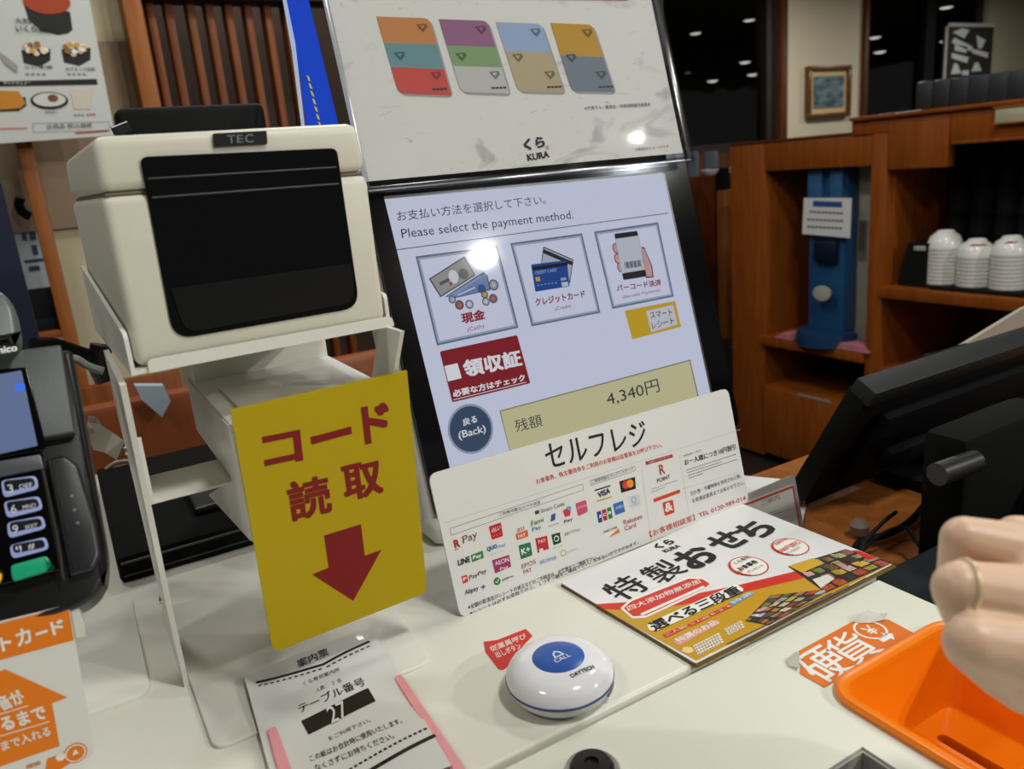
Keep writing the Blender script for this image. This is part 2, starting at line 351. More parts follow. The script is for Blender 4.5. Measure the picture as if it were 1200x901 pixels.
# ================================================================== CABINET (its face is the plane x = 2.3)
t = thing('service_cabinet', 'brown wooden service cabinet with open bays behind the black monitor', 'cabinet', (2.3, 1.6, ZF))
XC, XD = 2.3, 2.72
def cb(name, x0, x1, y0, y1, z0, z1, mt=WOOD): bm = B(); box(bm, x0, x1, y0, y1, z0, z1, .003); return obj(name, bm, mt, t)
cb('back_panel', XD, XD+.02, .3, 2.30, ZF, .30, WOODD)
cb('side_panel', XC, XD, 2.10, 2.27, ZF+.02, .311)                # solid left end
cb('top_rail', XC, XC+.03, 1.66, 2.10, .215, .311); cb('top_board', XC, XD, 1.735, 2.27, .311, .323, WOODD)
cb('stile', XC-.006, XD, 1.605, 1.66, ZF+.02, .311)
cb('raised_panel', XC-.006, XC+.03, 1.604, 1.735, .311, .355); cb('raised_panel', XC-.006, XC+.03, 1.41, 1.604, .200, .355); cb('raised_panel', XC-.006, XC+.03, .3, 1.409, .272, .355); cb('top_board', XC-.02, XD+.02, .3, 1.735, .355, .367, WOOD)
cb('side_panel', XC+.03, XD, 1.598, 1.606, -.165, .30)
cb('shelf_board', XC-.02, XD, 1.66, 2.11, -.43, -.395); cb('shelf_board', XC-.02, XD, .3, 1.61, -.20, -.165)
cb('shelf_board', XC-.01, XD, .3, 1.61, -.47, -.44); cb('shelf_board', XC, XD, 1.66, 2.11, -.62, -.595)
for a, c_ in ((1.665, 2.095), (1.10, 1.60), (.5, 1.095)): cb('door', XC-.012, XC+.01, a, c_, ZF+.04, -.60 if a > 1.6 else -.475)
cb('plinth', XC+.04, XD, .3, 2.25, ZF, ZF+.04, BLKM); cb('rail', XC-.014, XC+.005, .3, 1.40, .262, .272, WOOD)
bm = B(); box(bm, XC-.014, XC-.011, 1.79, 1.93, -.60, -.592); obj('edge_tape', bm, mat('grey_tape', (150, 145, 140), .6), t)
# water dispenser
t = thing('water_dispenser', 'blue water dispenser with metal back in the left bay of the cabinet', 'dispenser', (2.5, 1.8, -.395))
a0 = X(1000, 190, 2.36).y; a1 = X(950, 190, 2.36).y; zt = X(975, 193, 2.36).z
bm = B(); box(bm, 2.42, 2.62, 1.675, a1+.01, -.394, zt+.03, .008); obj('metal_housing', bm, mat('brushed_steel', (176, 172, 156), .5), t)
BLU = mat('dispenser_blue', (34, 84, 128), .35)
bm = B(); box(bm, 2.35, 2.42, a0+.015, a1, -.36, zt, .015); obj('body', bm, BLU, t)
bm = B(); box(bm, 2.33, 2.352, a0+.02, a0+.07, .08, zt-.01, .006); box(bm, 2.33, 2.352, a1-.07, a1-.01, .08, zt-.01, .006); obj('front_rib', bm, mat('dispenser_blue_light', (52, 100, 146), .35), t)
bm = B(); box(bm, 2.325, 2.35, (a0+a1)/2-.05, (a0+a1)/2+.045, -.11, -.03, .01); obj('spout', bm, mat('dispenser_navy', (10, 24, 44), .4), t)
bm = B(); c_ = X(966, 343, 2.32); lathe(bm, [(0, 0), (.032, 0), (.036, .008), (.036, .016), (0, .02)], (0, 0, 0), 28)
for v in bm.verts: v.co = V((c_.x-v.co.z, c_.y+v.co.x, c_.z+v.co.y*.75))
obj('push_lever', bm, mat('lever_grey', (176, 176, 162), .4), t)
bm = B(); c_ = X(958, 380, 2.30); n = 24
for zz in (c_.z-.03, c_.z+.012): pass
pts = [(2.36, c_.y+.11)] + [(2.36-.13*math.sin(math.pi*i/n), c_.y+.11*math.cos(math.pi*i/n)-.01) for i in range(n+1)] + [(2.36, c_.y-.12)]
slab(bm, [V((x, y, -.394)) for x, y in pts], (0, 0, .045)); bmesh.ops.bevel(bm, geom=[e for e in bm.edges if all(v.co.z > -.36 for v in e.verts)], offset=.006, segments=2, affect='EDGES'); obj('drip_tray', bm, mat('dispenser_blue_dark', (22, 60, 96), .4), t)
# paper notice on the dispenser
pl = Pl((2.325, 0, 0), (-1, 0, 0), (0, -1, 0))
t = thing('dispenser_notice', 'small white paper notice with blue heading taped to the blue dispenser', 'notice', pl.at(968, 277))
bm = B(); slab(bm, [pl.at(*p) for p in ((942, 232), (998, 232), (996, 279), (940, 274))], (.002, 0, 0)); obj('paper', bm, PAPER, t)
pr = Print(pl, t, .0008); pr.poly('print', ink(52, 84, 150), ((953, 235), (987, 236.5), (987, 243), (953, 242)))
for y_, a, c_ in ((248, 949, 989), (257, 946, 989), (265.5, 946, 988)): pr.dash('print', ink(110, 104, 100), (a, y_), (c_, y_+2), 9, .007, 1, .78)
pr.done()
for px, e_ in ((1001, 'right'), (931, 'left')):
    c_ = X(px, 396, 2.33); bm = B()
    for i in range(3): box(bm, c_.x-.05+.004*i, c_.x+.03, c_.y-(.09 if e_ == 'right' else .03)+.008*i, c_.y+.05-.01*i, -.394+.007*i, -.388+.007*i, .002)
    tag(obj('folded_cloth', bm, mat('pink_cloth', (196, 120, 130), .9, noise=.15, nscale=60), loc=(c_.x, c_.y, -.395)), 'folded pink cloth under the dispenser at its %s' % e_, 'cloth', 'pink cloths')
# trays, cups, bowls
TR = -.165
bm = B(); box(bm, 2.31, 2.70, .9, 1.458, TR, TR+.012, .004); tag(obj('serving_tray', bm, BLKM, loc=(2.5, 1.2, TR)), 'flat black tray under the white bowls', 'tray')
q = X(1075, 285, 2.33); bm = B(); slab(bm, [(2.33, 1.465, TR+.0), (2.33, 1.575, TR+.0), (2.33, 1.545, q.z+.0), (2.33, 1.465, q.z+.0)], (.16, 0, 0))
t = thing('black_holder', 'black plastic holder left of the white bowls', 'holder', (2.4, 1.48, TR+.012)); obj('body', bm, BLKM, t)
bm = B(); z_ = q.z; box(bm, 2.325, 2.3305, 1.485, 1.522, z_-.022, z_-.008, .001); obj('label_plate', bm, mat('plate_grey', (170, 172, 160), .5), t)
CER = mat('bowl_ceramic', (240, 240, 232), .2); bowls = []
def bowl_mesh():
    bm = B(); lathe(bm, [(.050, 0), (.0515, .001), (.0505, .012), (.048, .026), (.040, .043), (.026, .053), (.024, .058), (.022, .058), (.021, .053), (.0, .052)], n=32); me = bpy.data.meshes.new('bowl'); bm.to_mesh(me); bm.free()
    me.polygons.foreach_set('use_smooth', [True]*len(me.polygons)); me.materials.append(CER); return me
BM = bowl_mesh(); bowl_xy = []
for si, (px, nb, nm) in enumerate(((1110, 10, 'left'), (1147, 8, 'middle'), (1187, 9, 'right'))):
    c_ = X(px, 335, 2.40); bowl_xy.append((c_.y, nb))
    for kk in range(nb):
        o = bpy.data.objects.new('soup_bowl', BM); COL.objects.link(o); o.location = (2.375, c_.y, TR+.012+.0115*kk)
        tag(o, 'white bowl upside down in the %s stack on the shelf%s' % (nm, ', topmost' if kk == nb-1 else ''), 'bowl', 'white bowls in the %s stack' % nm)
# printed flower marks on the top bowls
for (y_, nb), cols in zip(bowl_xy[1:], (((200, 60, 40), (214, 120, 60), (60, 120, 60)), ((200, 170, 60), (180, 150, 60)))):
    o = [o for o in bpy.data.objects if o.name.startswith('soup_bowl') and abs(o.location.y-y_) < .001][-1]
    bm = B(); z = .0435
    for i, c3 in enumerate(cols):
        for j in range(3):
            a = math.radians(215) + (i-1)*.35+.13*j-.1; r_ = .0388
            lathe(bm, [(0, .0012), (.004, .0008), (.0045, 0)], (o.location.x+r_*math.cos(a), o.location.y+r_*math.sin(a), o.location.z+z+.003*((i+j) % 2)), 8)
    obj('flower_print', bm, mat('print_%d' % cols[0][0], cols[0], .3), o)
cup = B(); lathe(cup, [(.030, 0), (.037, .002), (.037, .010), (.034, .014), (.0335, .058), (.038, .070), (.038, .074), (.034, .074), (.030, .01), (0, .008)], n=28)
CM = bpy.data.meshes.new('cup'); cup.to_mesh(CM); cup.free(); CM.polygons.foreach_set('use_smooth', [True]*len(CM.polygons)); CM.materials.append(BLKM)
for si, (px, nb, nm) in enumerate(((1118, 6, 'first'), (1147, 6, 'second'), (1177, 6, 'third'), (1204, 6, 'fourth'))):
    c_ = X(px, 250, 2.50)
    for kk in range(nb):
        o = bpy.data.objects.new('black_cup', CM); COL.objects.link(o); o.location = (2.52, c_.y, TR+.012+.0665*kk)
        tag(o, 'stacked black cup in the %s column behind the white bowls%s' % (nm, ', topmost' if kk == nb-1 else ''), 'cup', 'black cups in the %s column' % nm)
for i, px in enumerate((1084, 1104, 1125, 1148, 1170, 1192)):
    c_ = X(px, 120, 2.36); zt = X(px, 97-(px-1070)*.12, 2.36).z; hw = .028 if i < 3 else .033
    t = thing('menu_holder', 'upright black box on top of the cabinet, number %s from the left' % ('one', 'two', 'three', 'four', 'five', 'six')[i], 'box', (2.36, c_.y, .367), 'black boxes on the cabinet')
    bm = B(); box(bm, 2.35, 2.52, c_.y-hw, c_.y+hw, .367, zt, .008); obj('body', bm, mat('slate_plastic', (36, 40, 42), .5), t)
q = X(1188, 137, 2.29); bm = B(); box(bm, 2.28, 2.288, q.y-.05, q.y+.045, .31, .35, .002); t = thing('price_plate', 'small pale framed plate on the cabinet front at the right edge', 'plate', (2.28, q.y, .31)); obj('plate', bm, mat('pale_plate', (176, 170, 140), .5), t)
bm = B(); box(bm, 2.277, 2.281, q.y-.055, q.y+.05, .348, .354, .001); box(bm, 2.277, 2.281, q.y-.055, q.y+.05, .306, .311, .001); obj('rim', bm, WOODL, t)
for px, py, c3, nm in ((1094, 389, (120, 122, 120), 'grey'), (1114, 399, (110, 70, 44), 'brown')):
    c_ = X(px, py, 2.45); bm = B(); lathe(bm, [(0, 0), (.022, 0), (.026, .02), (.024, .05 if nm == 'brown' else .03), (0, .052 if nm == 'brown' else .032)], (2.45, c_.y, -.44), 20)
    tag(obj('small_jar', bm, mat('jar_'+nm, c3, .4), loc=(2.45, c_.y, -.44)), 'small %s jar in the dark lower bay of the cabinet' % nm, 'jar')
# ================================================================== LEFT BACKGROUND
b = B(); xl, xr_ = Y(40, 300, 2.4).x, Y(150, 60, 2.4).x
box(b, -.10, Y(151, 60, 2.4).x, 2.40, 2.5, ZF, ZC); struct('wall_left', b, CREAM2)
zb = Y(70, 268, 2.4).z; b = B(); box(b, -.10, Y(151, 60, 2.4).x+.002, 2.385, 2.41, zb, zb+.45); struct('wall_left_band', b, mat('wall_band_beige', (150, 128, 104), .8))
q0, q1 = Y(152, 60, 2.36), Y(176, 60, 2.36)
t = thing('slatted_screen', 'tall wooden slatted screen behind the white printer', 'screen', (q0.x, 2.35, ZF))
bm = B(); box(bm, q0.x, q1.x-.004, 2.32, 2.42, ZF, 1.3, .004); obj('post', bm, WOODL, t)
bm = B(); box(bm, q0.x, 1.3, 2.33, 2.42, .80, 1.0, .004); obj('rail', bm, mat('dark_rail', (30, 18, 14), .5), t)
SL = wood('slat_wood', (122, 66, 24), (96, 48, 16))
for i, px in enumerate((191, 212, 237, 258, 280, 302, 324, 346, 368)):
    q = Y(px, 100, 2.40); bm = B(); box(bm, q.x-.010, q.x+.010, 2.37, 2.42, ZF, .82, .003); obj('slat', bm, SL, t)
b = B(); box(b, q1.x, 1.6, 3.4, 3.5, ZF, ZC); struct('wall_far_left', b, mat('wall_dusk', (60, 44, 34), .8))
q0, q1 = Y(62, 300, 2.2), Y(85, 300, 2.2)
q0 = Y(50, 300, 2.25); q1 = Y(69, 300, 2.25)
bm = B(); box(bm, q0.x, q1.x, 2.25, 2.32, ZF, .49, .004); tag(obj('wooden_post', bm, WOODL, loc=(q0.x, 2.25, ZF)), 'orange brown wooden post below the hanging menu sheet', 'post')
bm = B(); z_ = Y(60, 385, 2.3).z; box(bm, q0.x-.09, q0.x+.0, 2.25, 2.40, z_-.02, z_, .003); box(bm, -.14, q0.x+.25, 2.22, 2.25, ZF, Y(150, 445, 2.22).z, .003); tag(obj('low_wooden_counter', bm, wood('orange_wood', (140, 78, 34), (118, 60, 24)), loc=(0, 2.3, ZF)), 'low orange brown wooden counter behind the card terminal', 'counter')
# notice panel with papers between the navy panel and the post
pl = Pl((0, 2.39, 0), (0, -1, 0))
t = thing('staff_notice_panel', 'white panel with small pinned papers left of the wooden post', 'notice board', pl.at(35, 380))
bm = B(); slab(bm, [pl.at(*p) for p in ((4, 160), (30, 160), (70, 385), (30, 385))], (0, .008, 0)); obj('board', bm, mat('pale_board', (176, 186, 190), .7), t)
pr = Print(pl, t, .002)
for q in (((20, 183), (26, 183), (30, 205), (25, 206)), ((23, 266), (40, 264), (41, 267), (24, 269)), ((25, 272), (30, 272), (32, 282), (26, 281)), ((34, 271), (41, 271), (43, 281), (36, 281)), ((37, 287), (43, 287), (45, 298), (39, 298)), ((28, 305), (52, 302), (53, 305), (29, 308)), ((33, 312), (46, 311), (47, 316), (34, 318))):
    pr.poly('papers_print', ink(60, 70, 92), q)
pr.done()
q = Y(28, 245, 2.33); bm = B(); tube(bm, [Y(24, 232, 2.34), Y(22, 240, 2.34), Y(27, 249, 2.34), Y(36, 254, 2.34)], .011); tag(obj('telephone_receiver', bm, BLKM, loc=q), 'small black curved receiver hanging by the wooden post', 'receiver')
q = Y(54, 372, 2.33); bm = B(); box(bm, q.x-.03, q.x+.035, 2.28, 2.36, z_, z_+.10, .008); box(bm, q.x-.05, q.x+.04, 2.27, 2.37, z_, z_+.03, .004); tag(obj('card_reader', bm, BLKM, loc=(q.x, 2.3, z_)), 'small black device on the low wooden counter', 'device')
bm = B(); q = [Y(p[0], p[1], 1.9) for p in ((-40, 200), (1, 215), (47, 400), (47, 470), (-40, 470))]
zz = -.5; q = [q[0], q[1], q[2], V((q[2].x+.02, 1.9, ZF)), V((q[0].x, 1.9, ZF))]; slab(bm, q, (0, .04, 0))
tag(obj('navy_panel', bm, mat('navy_cloth', (18, 26, 52), .8), loc=(q[0].x, 1.9, ZF)), 'dark navy panel behind the card terminal at the left edge', 'panel')
# hanging menu sheet
pl = Pl((0, 2.2, 0), (0, -1, 0))
t = thing('menu_poster', 'white sushi menu sheet hanging in the upper left corner', 'poster', pl.at(60, 165))
sh = B(); slab(sh, [pl.at(*p) for p in ((-40, 171), (135, 158.5), (103, -8), (92, -60), (-40, -60))], (0, .003, 0)); obj('sheet', sh, mat('menu_paper', (198, 200, 194), .5), t)
bm = B(); a = pl.at(60, 165); box(bm, a.x-.02, a.x+.07, 2.203, 2.24, a.z+.25, a.z+.28); obj('hanger', bm, BLKM, t)
pr = Print(pl, t, .0012); NORI = ink(34, 34, 30)
def el(mt, cx, cy, rx, ry, lay=1, part='pictures'): pr.disc(part, mt, (cx, cy), rx*.00175, lay, ry*.00175)
pr.poly('pictures', NORI, ((27, 2), (82, 14), (85, 35), (80, 39), (68, 41), (48, 36), (34, 24)), 1); el(ink(168, 66, 34), 55, 2, 27, 15, 2)
pr.text(ink(40, 38, 34), '大粒', (18, 28), (37, 28.5), (16, 21), .01, 4); pr.text(ink(40, 38, 34), 'いくら軍艦', (19, 38), (62, 38), (18, 30), .02, 4)
for cx, cy in ((42, 61), (89, 60)):
    pr.poly('pictures', NORI, ((cx-17, cy-2), (cx+17, cy-4), (cx+17, cy+10), (cx+4, cy+17), (cx-14, cy+13)), 1)
    for i in range(16): a = random.random()*6.28; r_ = random.random()**.5; el(ink(*random.choice(((226, 214, 186), (206, 160, 70), (236, 230, 214), (150, 100, 60)))), cx+13*r_*math.cos(a), cy-4+8*r_*math.sin(a), 3.5, 3, 2+i*.2)
for i in range(4): pr.line('pictures', ink(158, 152, 146), (-4+i*3, 60+i*4), (20, 78+i*2), .006, 1+i*.5)
pr.text(ink(60, 58, 54), 'うに軍艦', (29, 81), (62, 80.5), (28.5, 77), 0, 2); pr.text(ink(60, 58, 54), 'ねぎまぐろ軍艦', (77, 83), (111, 83), (77, 79), 0, 2)
pr.dash('lettering', ink(130, 126, 120), (30, 87), (56, 87), 4, .004); pr.dash('lettering', ink(130, 126, 120), (79, 87), (103, 87), 4, .004)
pr.poly('print', ink(30, 28, 28), ((-10, 95.5), (113, 92.5), (114.5, 99), (-10, 101.5)), 1); pr.text(ink(214, 214, 206), 'サイドメニュー', (4, 99.8), (36, 98.8), (4, 95.6), .01, 3)
for q in (((-6, 106), (22, 107), (30, 121), (24, 127), (-6, 129)),): pr.poly('pictures', ink(196, 130, 40), q, 2); pr.poly('pictures', NORI, ((-6, 112), (30, 114), (31, 124), (22, 130), (-6, 131)), 1)
el(NORI, 58, 118, 22, 11, 1); el(ink(210, 208, 200), 58, 117, 19, 8.5, 2); el(ink(120, 76, 46), 62, 115, 6, 4.5, 3)
pr.poly('pictures', ink(206, 196, 180), ((82, 106), (108, 104), (106, 128), (87, 128)), 1)
pr.text(ink(80, 76, 72), '茶碗蒸し', (52, 133), (69, 132.5), (52, 130), 0, 2); pr.dash('lettering', ink(120, 110, 104), (87, 135), (100, 134.5), 3, .004); pr.dash('lettering', ink(184, 80, 70), (102, 134.5), (113, 134), 3, .005)
pr.frame('print', ink(170, 170, 166), ((38, 144), (128, 142), (129, 153), (39, 155)), .0015); pr.text(ink(70, 68, 66), '全商品 税込価格', (54, 151.5), (108, 149.5), (54, 145.5), 0, 2)
pr.line('print', ink(184, 70, 70), (88, 156), (127, 153), .004); pr.line('print', ink(200, 130, 120), (-5, 151), (32, 150), .003)
pr.done()
# orange seat and white tape roll behind the printer stand
t = thing('orange_bench', 'orange brown bench behind the white printer stand', 'bench', (.2, 1.35, ZF))
q0 = Y(92, 470, 1.3); q1 = Y(292, 455, 1.3); bm = B(); box(bm, -.06, q1.x+.25, 1.3, 1.335, ZF, Y(170, 466, 1.3).z, .012); obj('backrest', bm, mat('orange_vinyl', (138, 68, 24), .5, bump=.1, nscale=120), t)
bm = B(); box(bm, -.06, q1.x+.25, 1.22, 1.3, ZF, -.45, .012); obj('seat', bm, mat('orange_vinyl', (138, 68, 24), .5), t)

q0, q1 = Y(160, 455, 1.27), Y(196, 488, 1.27); bm = B(); slab(bm, [Y(*c, 1.27) for c in ((158, 452), (192, 452), (200, 470), (190, 489), (166, 468))], (0, .02, 0)); tag(obj('pale_pouch', bm, mat('pale_blue_vinyl', (170, 184, 196), .5), loc=q1), 'small pale blue pouch lying on the orange bench behind the stand', 'pouch')
# ================================================================== COUNTER
def holed(bm, xs, ys, holes, z0, z1):
    """slab on a grid of cut lines with some cells left open"""
    vt = {}; 
    def vv(i, j, z): 
        if (i, j, z) not in vt: vt[(i, j, z)] = bm.verts.new((xs[i], ys[j], z))
        return vt[(i, j, z)]
    nx, ny = len(xs)-1, len(ys)-1; solid = lambda i, j: 0 <= i < nx and 0 <= j < ny and (i, j) not in holes
    for i in range(nx):
        for j in range(ny):
            if not solid(i, j): continue
            bm.faces.new((vv(i, j, z1), vv(i+1, j, z1), vv(i+1, j+1, z1), vv(i, j+1, z1))); bm.faces.new((vv(i, j, z0), vv(i, j+1, z0), vv(i+1, j+1, z0), vv(i+1, j, z0)))
            for di, dj, a, c_ in ((-1, 0, (i, j), (i, j+1)), (1, 0, (i+1, j), (i+1, j+1)), (0, -1, (i, j), (i+1, j)), (0, 1, (i, j+1), (i+1, j+1))):
                if not solid(i+di, j+dj): bm.faces.new((vv(*a, z0), vv(*c_, z0), vv(*c_, z1), vv(*a, z1)))
    bmesh.ops.recalc_face_normals(bm, faces=bm.faces); return bm
t = thing('self_checkout_counter', 'white self checkout counter in two pieces with a long seam', 'counter', (.1, .4, ZF))
TX0, TX1, TY0, TY1 = .334, .456, .085, .2635
bm = holed(B(), [-.7, .215, .315, TX0+.006, TX1-.006, .468], [-.25, TY0+.006, .125, .2215, TY1-.006, .3215], {(1, 2), (3, 1), (3, 2), (3, 3)}, -.03, 0)
es = [e for e in bm.edges if all(abs(v.co.z) < 1e-6 for v in e.verts) and (all(abs(v.co.y-.3215) < 1e-4 for v in e.verts) or all(abs(v.co.x-.468) < 1e-4 for v in e.verts))]
bmesh.ops.bevel(bm, geom=es, offset=.0015, segments=3, affect='EDGES'); obj('front_panel', bm, LAM, t)
bm = B(); box(bm, -.7, .472, .3245, 1.02, -.03, .0018, .0025, seg=3); obj('rear_panel', bm, LAM2, t)
bm = B(); box(bm, -.68, .45, -.2, 1.0, ZF, -.13); obj('base_cabinet', bm, WPL, t)
GREY = mat('recess_grey', (150, 150, 142), .45)
bm = B(); box(bm, .2158, .3142, .1258, .2208, -.029, -.0262); obj('recess_floor', bm, GREY, t)
bm = B()
for a in ((.216, .314, .2195, .2208), (.3128, .3142, .126, .2195), (.2158, .2170, .126, .2195), (.216, .314, .1258, .1270)): box(bm, *a, -.026, -.0012)
obj('recess_lining', bm, GREY, t)
# lock knob
c_ = G(694, 905); t = thing('lock_knob', 'round dark lock with chrome ring at the bottom edge of the counter', 'lock', c_)
bm = B(); lathe(bm, [(.0148, 0), (.0148, .002), (.0135, .0035), (.0118, .0035), (.0115, .001), (.0, .001)], c_, 40); obj('ring', bm, CHR, t)
bm = B(); lathe(bm, [(.0116, .001), (.0114, .005), (.010, .0065), (.004, .007), (.0035, .005), (0, .005)], c_, 40); obj('knob', bm, mat('brown_black', (30, 22, 20), .3), t)
# ------------------------------------------------------------------ coin tray
OR = mat('orange_plastic', (238, 124, 6), .28, bump=.02, nscale=300, spec=.55, sss=.0)
t = thing('coin_tray', 'glossy orange coin hopper set into the white counter under the hand', 'coin tray', ((TX0+TX1)/2, (TY0+TY1)/2, 0))
def rrect(x0, x1, y0, y1, r, z, n=8, brk=None):
    o = []
    for cx, cy, a0 in ((x1-r, y1-r, 0), (x0+r, y1-r, 90), (x0+r, y0+r, 180), (x1-r, y0+r, 270)):
        for k in range(n+1): a = math.radians(a0+90*k/n); o.append(V((cx+r*math.cos(a), cy+r*math.sin(a), z)))
        if brk and a0 in (0, 180): o.append(V((brk, cy+r if a0 == 0 else cy-r, z)))
    return o
XBK = .4055
def floorz(x): return -.010-.042*min(max((x-TX0-.012)/(XBK-TX0-.012), 0), 1)
bm = B(); rings = []
for ins, z, r in ((0, 0, .020), (-.0008, .003, .0208), (.001, .0048, .019), (.0045, .005, .0165), (.007, .0035, .014), (.008, .0008, .013)): rings.append([bm.verts.new(p) for p in rrect(TX0+ins, TX1-ins, TY0+ins, TY1-ins, r, z, 8, XBK)])
fl = rrect(TX0+.012, TX1-.012, TY0+.012, TY1-.013, .008, 0, 8, XBK)
for p in fl: p.z = floorz(p.x)
mid = [V((a.co.x*.35+b_.x*.65, a.co.y*.35+b_.y*.65, b_.z+.0035)) for a, b_ in zip(rings[-1], fl)]
rings.append([bm.verts.new(p) for p in mid]); 
# floor as a grid with a slot
N = len(fl); rings.append([bm.verts.new(p) for p in fl])
for a, c2_ in zip(rings, rings[1:]):
    for i in range(N): bm.faces.new((a[i], a[(i+1) % N], c2_[(i+1) % N], c2_[i]))
sx0, sx1, sy0, sy1 = .4085, .4165, .198, .238
slot = rrect(sx0, sx1, sy0, sy1, .0035, 0, 8)
for p in slot: p.z = floorz(p.x)
sv = [bm.verts.new(p) for p in slot]; fr_ = rings[-1]
ib = [i for i, v in enumerate(fr_) if abs(v.co.x-XBK) < 1e-6]
bm.faces.new(fr_[ib[0]:ib[1]+1]); flat = fr_[ib[1]:]+fr_[:ib[0]+1]
eds = [bm.edges.get((flat[i], flat[(i+1) % len(flat)])) or bm.edges.new((flat[i], flat[(i+1) % len(flat)])) for i in range(len(flat))]
eds += [bm.edges.new((sv[i], sv[(i+1) % len(sv)])) for i in range(len(sv))]
for v in flat: v.normal_update()
bmesh.ops.triangle_fill(bm, use_beauty=True, edges=eds, normal=(0, 0, 1))
lo = [bm.verts.new(p+V((0, 0, -.008))) for p in slot]
for i in range(len(sv)): bm.faces.new((sv[i], sv[(i+1) % len(sv)], lo[(i+1) % len(sv)], lo[i]))
bmesh.ops.recalc_face_normals(bm, faces=bm.faces)
if [f for f in bm.faces if f.calc_center_median().z > .0047][0].normal.z < 0: bmesh.ops.reverse_faces(bm, faces=bm.faces)
obj('hopper', bm, OR, t)
bm = B(); box(bm, sx0-.004, sx1+.004, sy0-.004, sy1+.004, -.085, -.0795); box(bm, sx0-.005, sx0-.003, sy0-.004, sy1+.004, -.0795, -.062); obj('slot_chute', bm, BLK, t)
# ------------------------------------------------------------------ stickers
pl = Pl((0, 0, .0003), (0, 0, 1))
t = thing('coin_sticker', 'orange sticker with white characters and peeling corners beside the orange tray', 'sticker', pl.at(1000, 765))
bm = B(); slab(bm, [pl.at(*p) for p in ((936, 763), (998, 729), (1006, 727), (1041, 726), (1071, 742), (1073, 744), (966, 805.5), (937, 789), (939, 776))], (0, 0, .0002)); obj('vinyl', bm, mat('sticker_orange', (222, 112, 14), .4), t)
CRP = mat('peeled_paper', (205, 202, 190), .6, noise=.1, nscale=200)
def flap(pts, hs, name='peeled_corner', root=None, mt=CRP):
    bm = B(); n = len(pts); top = [bm.verts.new(pl.at(*p)+V((0, 0, h))) for p, h in zip(pts, hs)]; bm.faces.new(top); bmesh.ops.triangulate(bm, faces=bm.faces); 
    r = bmesh.ops.extrude_face_region(bm, geom=bm.faces[:]); 
    for v in r['geom']:
        if isinstance(v, bmesh.types.BMVert): v.co.z += .0002
    obj(name, bm, mt, root, smooth=False)
flap(((998, 729), (1006, 724), (1018, 720.5), (1030, 722.5), (1040, 723), (1036, 728), (1020, 731), (1008, 731)), (.0005, .003, .0035, .002, .003, .0012, .0006, .0005), root=t)
flap(((921, 774), (933, 765), (937, 774), (936, 787), (924, 781)), (.0005, .001, .0035, .0025, .0005), root=t)
pr = Print(Pl((0, 0, .0005), (0, 0, 1)), t, .00008); WI = ink(232, 232, 226)
pr.textc(WI, '硬', (966, 778), .030, .030, .012, 2, ang=.02); pr.textc(WI, '貨', (998, 759.5), .030, .029, .012, 2, ang=.02)
pr.disc('lettering', WI, (1020, 738), .0105, 2, inner=.009); pr.textc(WI, '¥', (1020, 738.5), .008, .010, .01, 2)
a = pl.at(1040, 746.5); d = .0045
pr.pts('lettering', WI, [a+V(p)*.001 for p in ((-7, -2.2, .2), (0, -2.2, .2), (0, -5, .2), (5.5, .2, .2), (0, 5.2, .2), (0, 2.2, .2), (-7, 2.2, .2))], 2); pr.done()
pl2 = Pl((0, 0, .0020), (0, 0, 1)); t = thing('call_sticker', 'torn red sticker partly under the round call button', 'sticker', pl2.at(595, 760))
bm = B(); slab(bm, [pl2.at(*p) for p in ((567, 752), (583, 750), (616, 737), (624, 745), (612, 758), (604, 766), (600, 777), (590, 785), (584, 784), (569, 764))], (0, 0, .0002)); obj('vinyl', bm, mat('sticker_red', (206, 44, 34), .4), t)
pr = Print(Pl((0, 0, .0022), (0, 0, 1)), t, .00008); pr.text(ink(236, 214, 206), '従業員呼び', (576, 764.5), (618, 748), (573, 758), .02); pr.text(ink(236, 214, 206), '出しボタン', (583, 771.5), (612, 760), (579, 764.5), .02); pr.done()
# ------------------------------------------------------------------ call button
c_ = G(656, 792, .012); c_.z = .0018; t = thing('call_button', 'round white wireless call button with blue centre', 'call button', c_)
WG = mat('glossy_white', (236, 236, 240), .12, coat=.3)
bm = B(); lathe(bm, [(.0, 0), (.0235, 0), (.0265, .001), (.0300, .0045), (.0322, .0085), (.0325, .0100)], c_, 72); obj('base_shell', bm, mat('base_white', (216, 218, 214), .25), t)
bm = B(); lathe(bm, [(.0325, .0100), (.03285, .0102), (.03285, .0115), (.0325, .0117)], c_, 72); obj('blue_band', bm, mat('band_blue', (44, 66, 140), .25), t)
prof = [(.0325, .0117)] + [(.0155+.0170*math.cos(a)**.9, .0117+.0118*math.sin(a)) for a in [math.pi/2*i/14 for i in range(1, 14)]] + [(.0158, .0236)]
bm = B(); lathe(bm, prof, c_, 72); obj('top_shell', bm, WG, t)
bm = B(); lathe(bm, [(.0158, .0236), (.0152, .0240), (.008, .0245), (0, .0247)], c_, 64); obj('push_face', bm, mat('button_blue', (48, 92, 176), .3, noise=.1, nscale=900), t)
pl3 = Pl(c_+V((0, 0, .0249)), (0, 0, 1)); pr = Print(pl3, t, .0001); WI = ink(224, 232, 240)
u = pl3.m((654, 768), 0, 0); 
ctr = V((c_.x, c_.y, c_.z+.0249))
class C0: pass
def onbtn(part, mt, pts, lay=1): pr.pts(part, mt, [ctr+V((x, y, 0))*.001 for x, y in pts], lay)
bell = [(-4, -1.8), (-3.2, -.8), (-2.8, 1.6), (-1.8, 3.2), (-.6, 3.9), (-.3, 4.6), (.3, 4.6), (.6, 3.9), (1.8, 3.2), (2.8, 1.6), (3.2, -.8), (4, -1.8)]
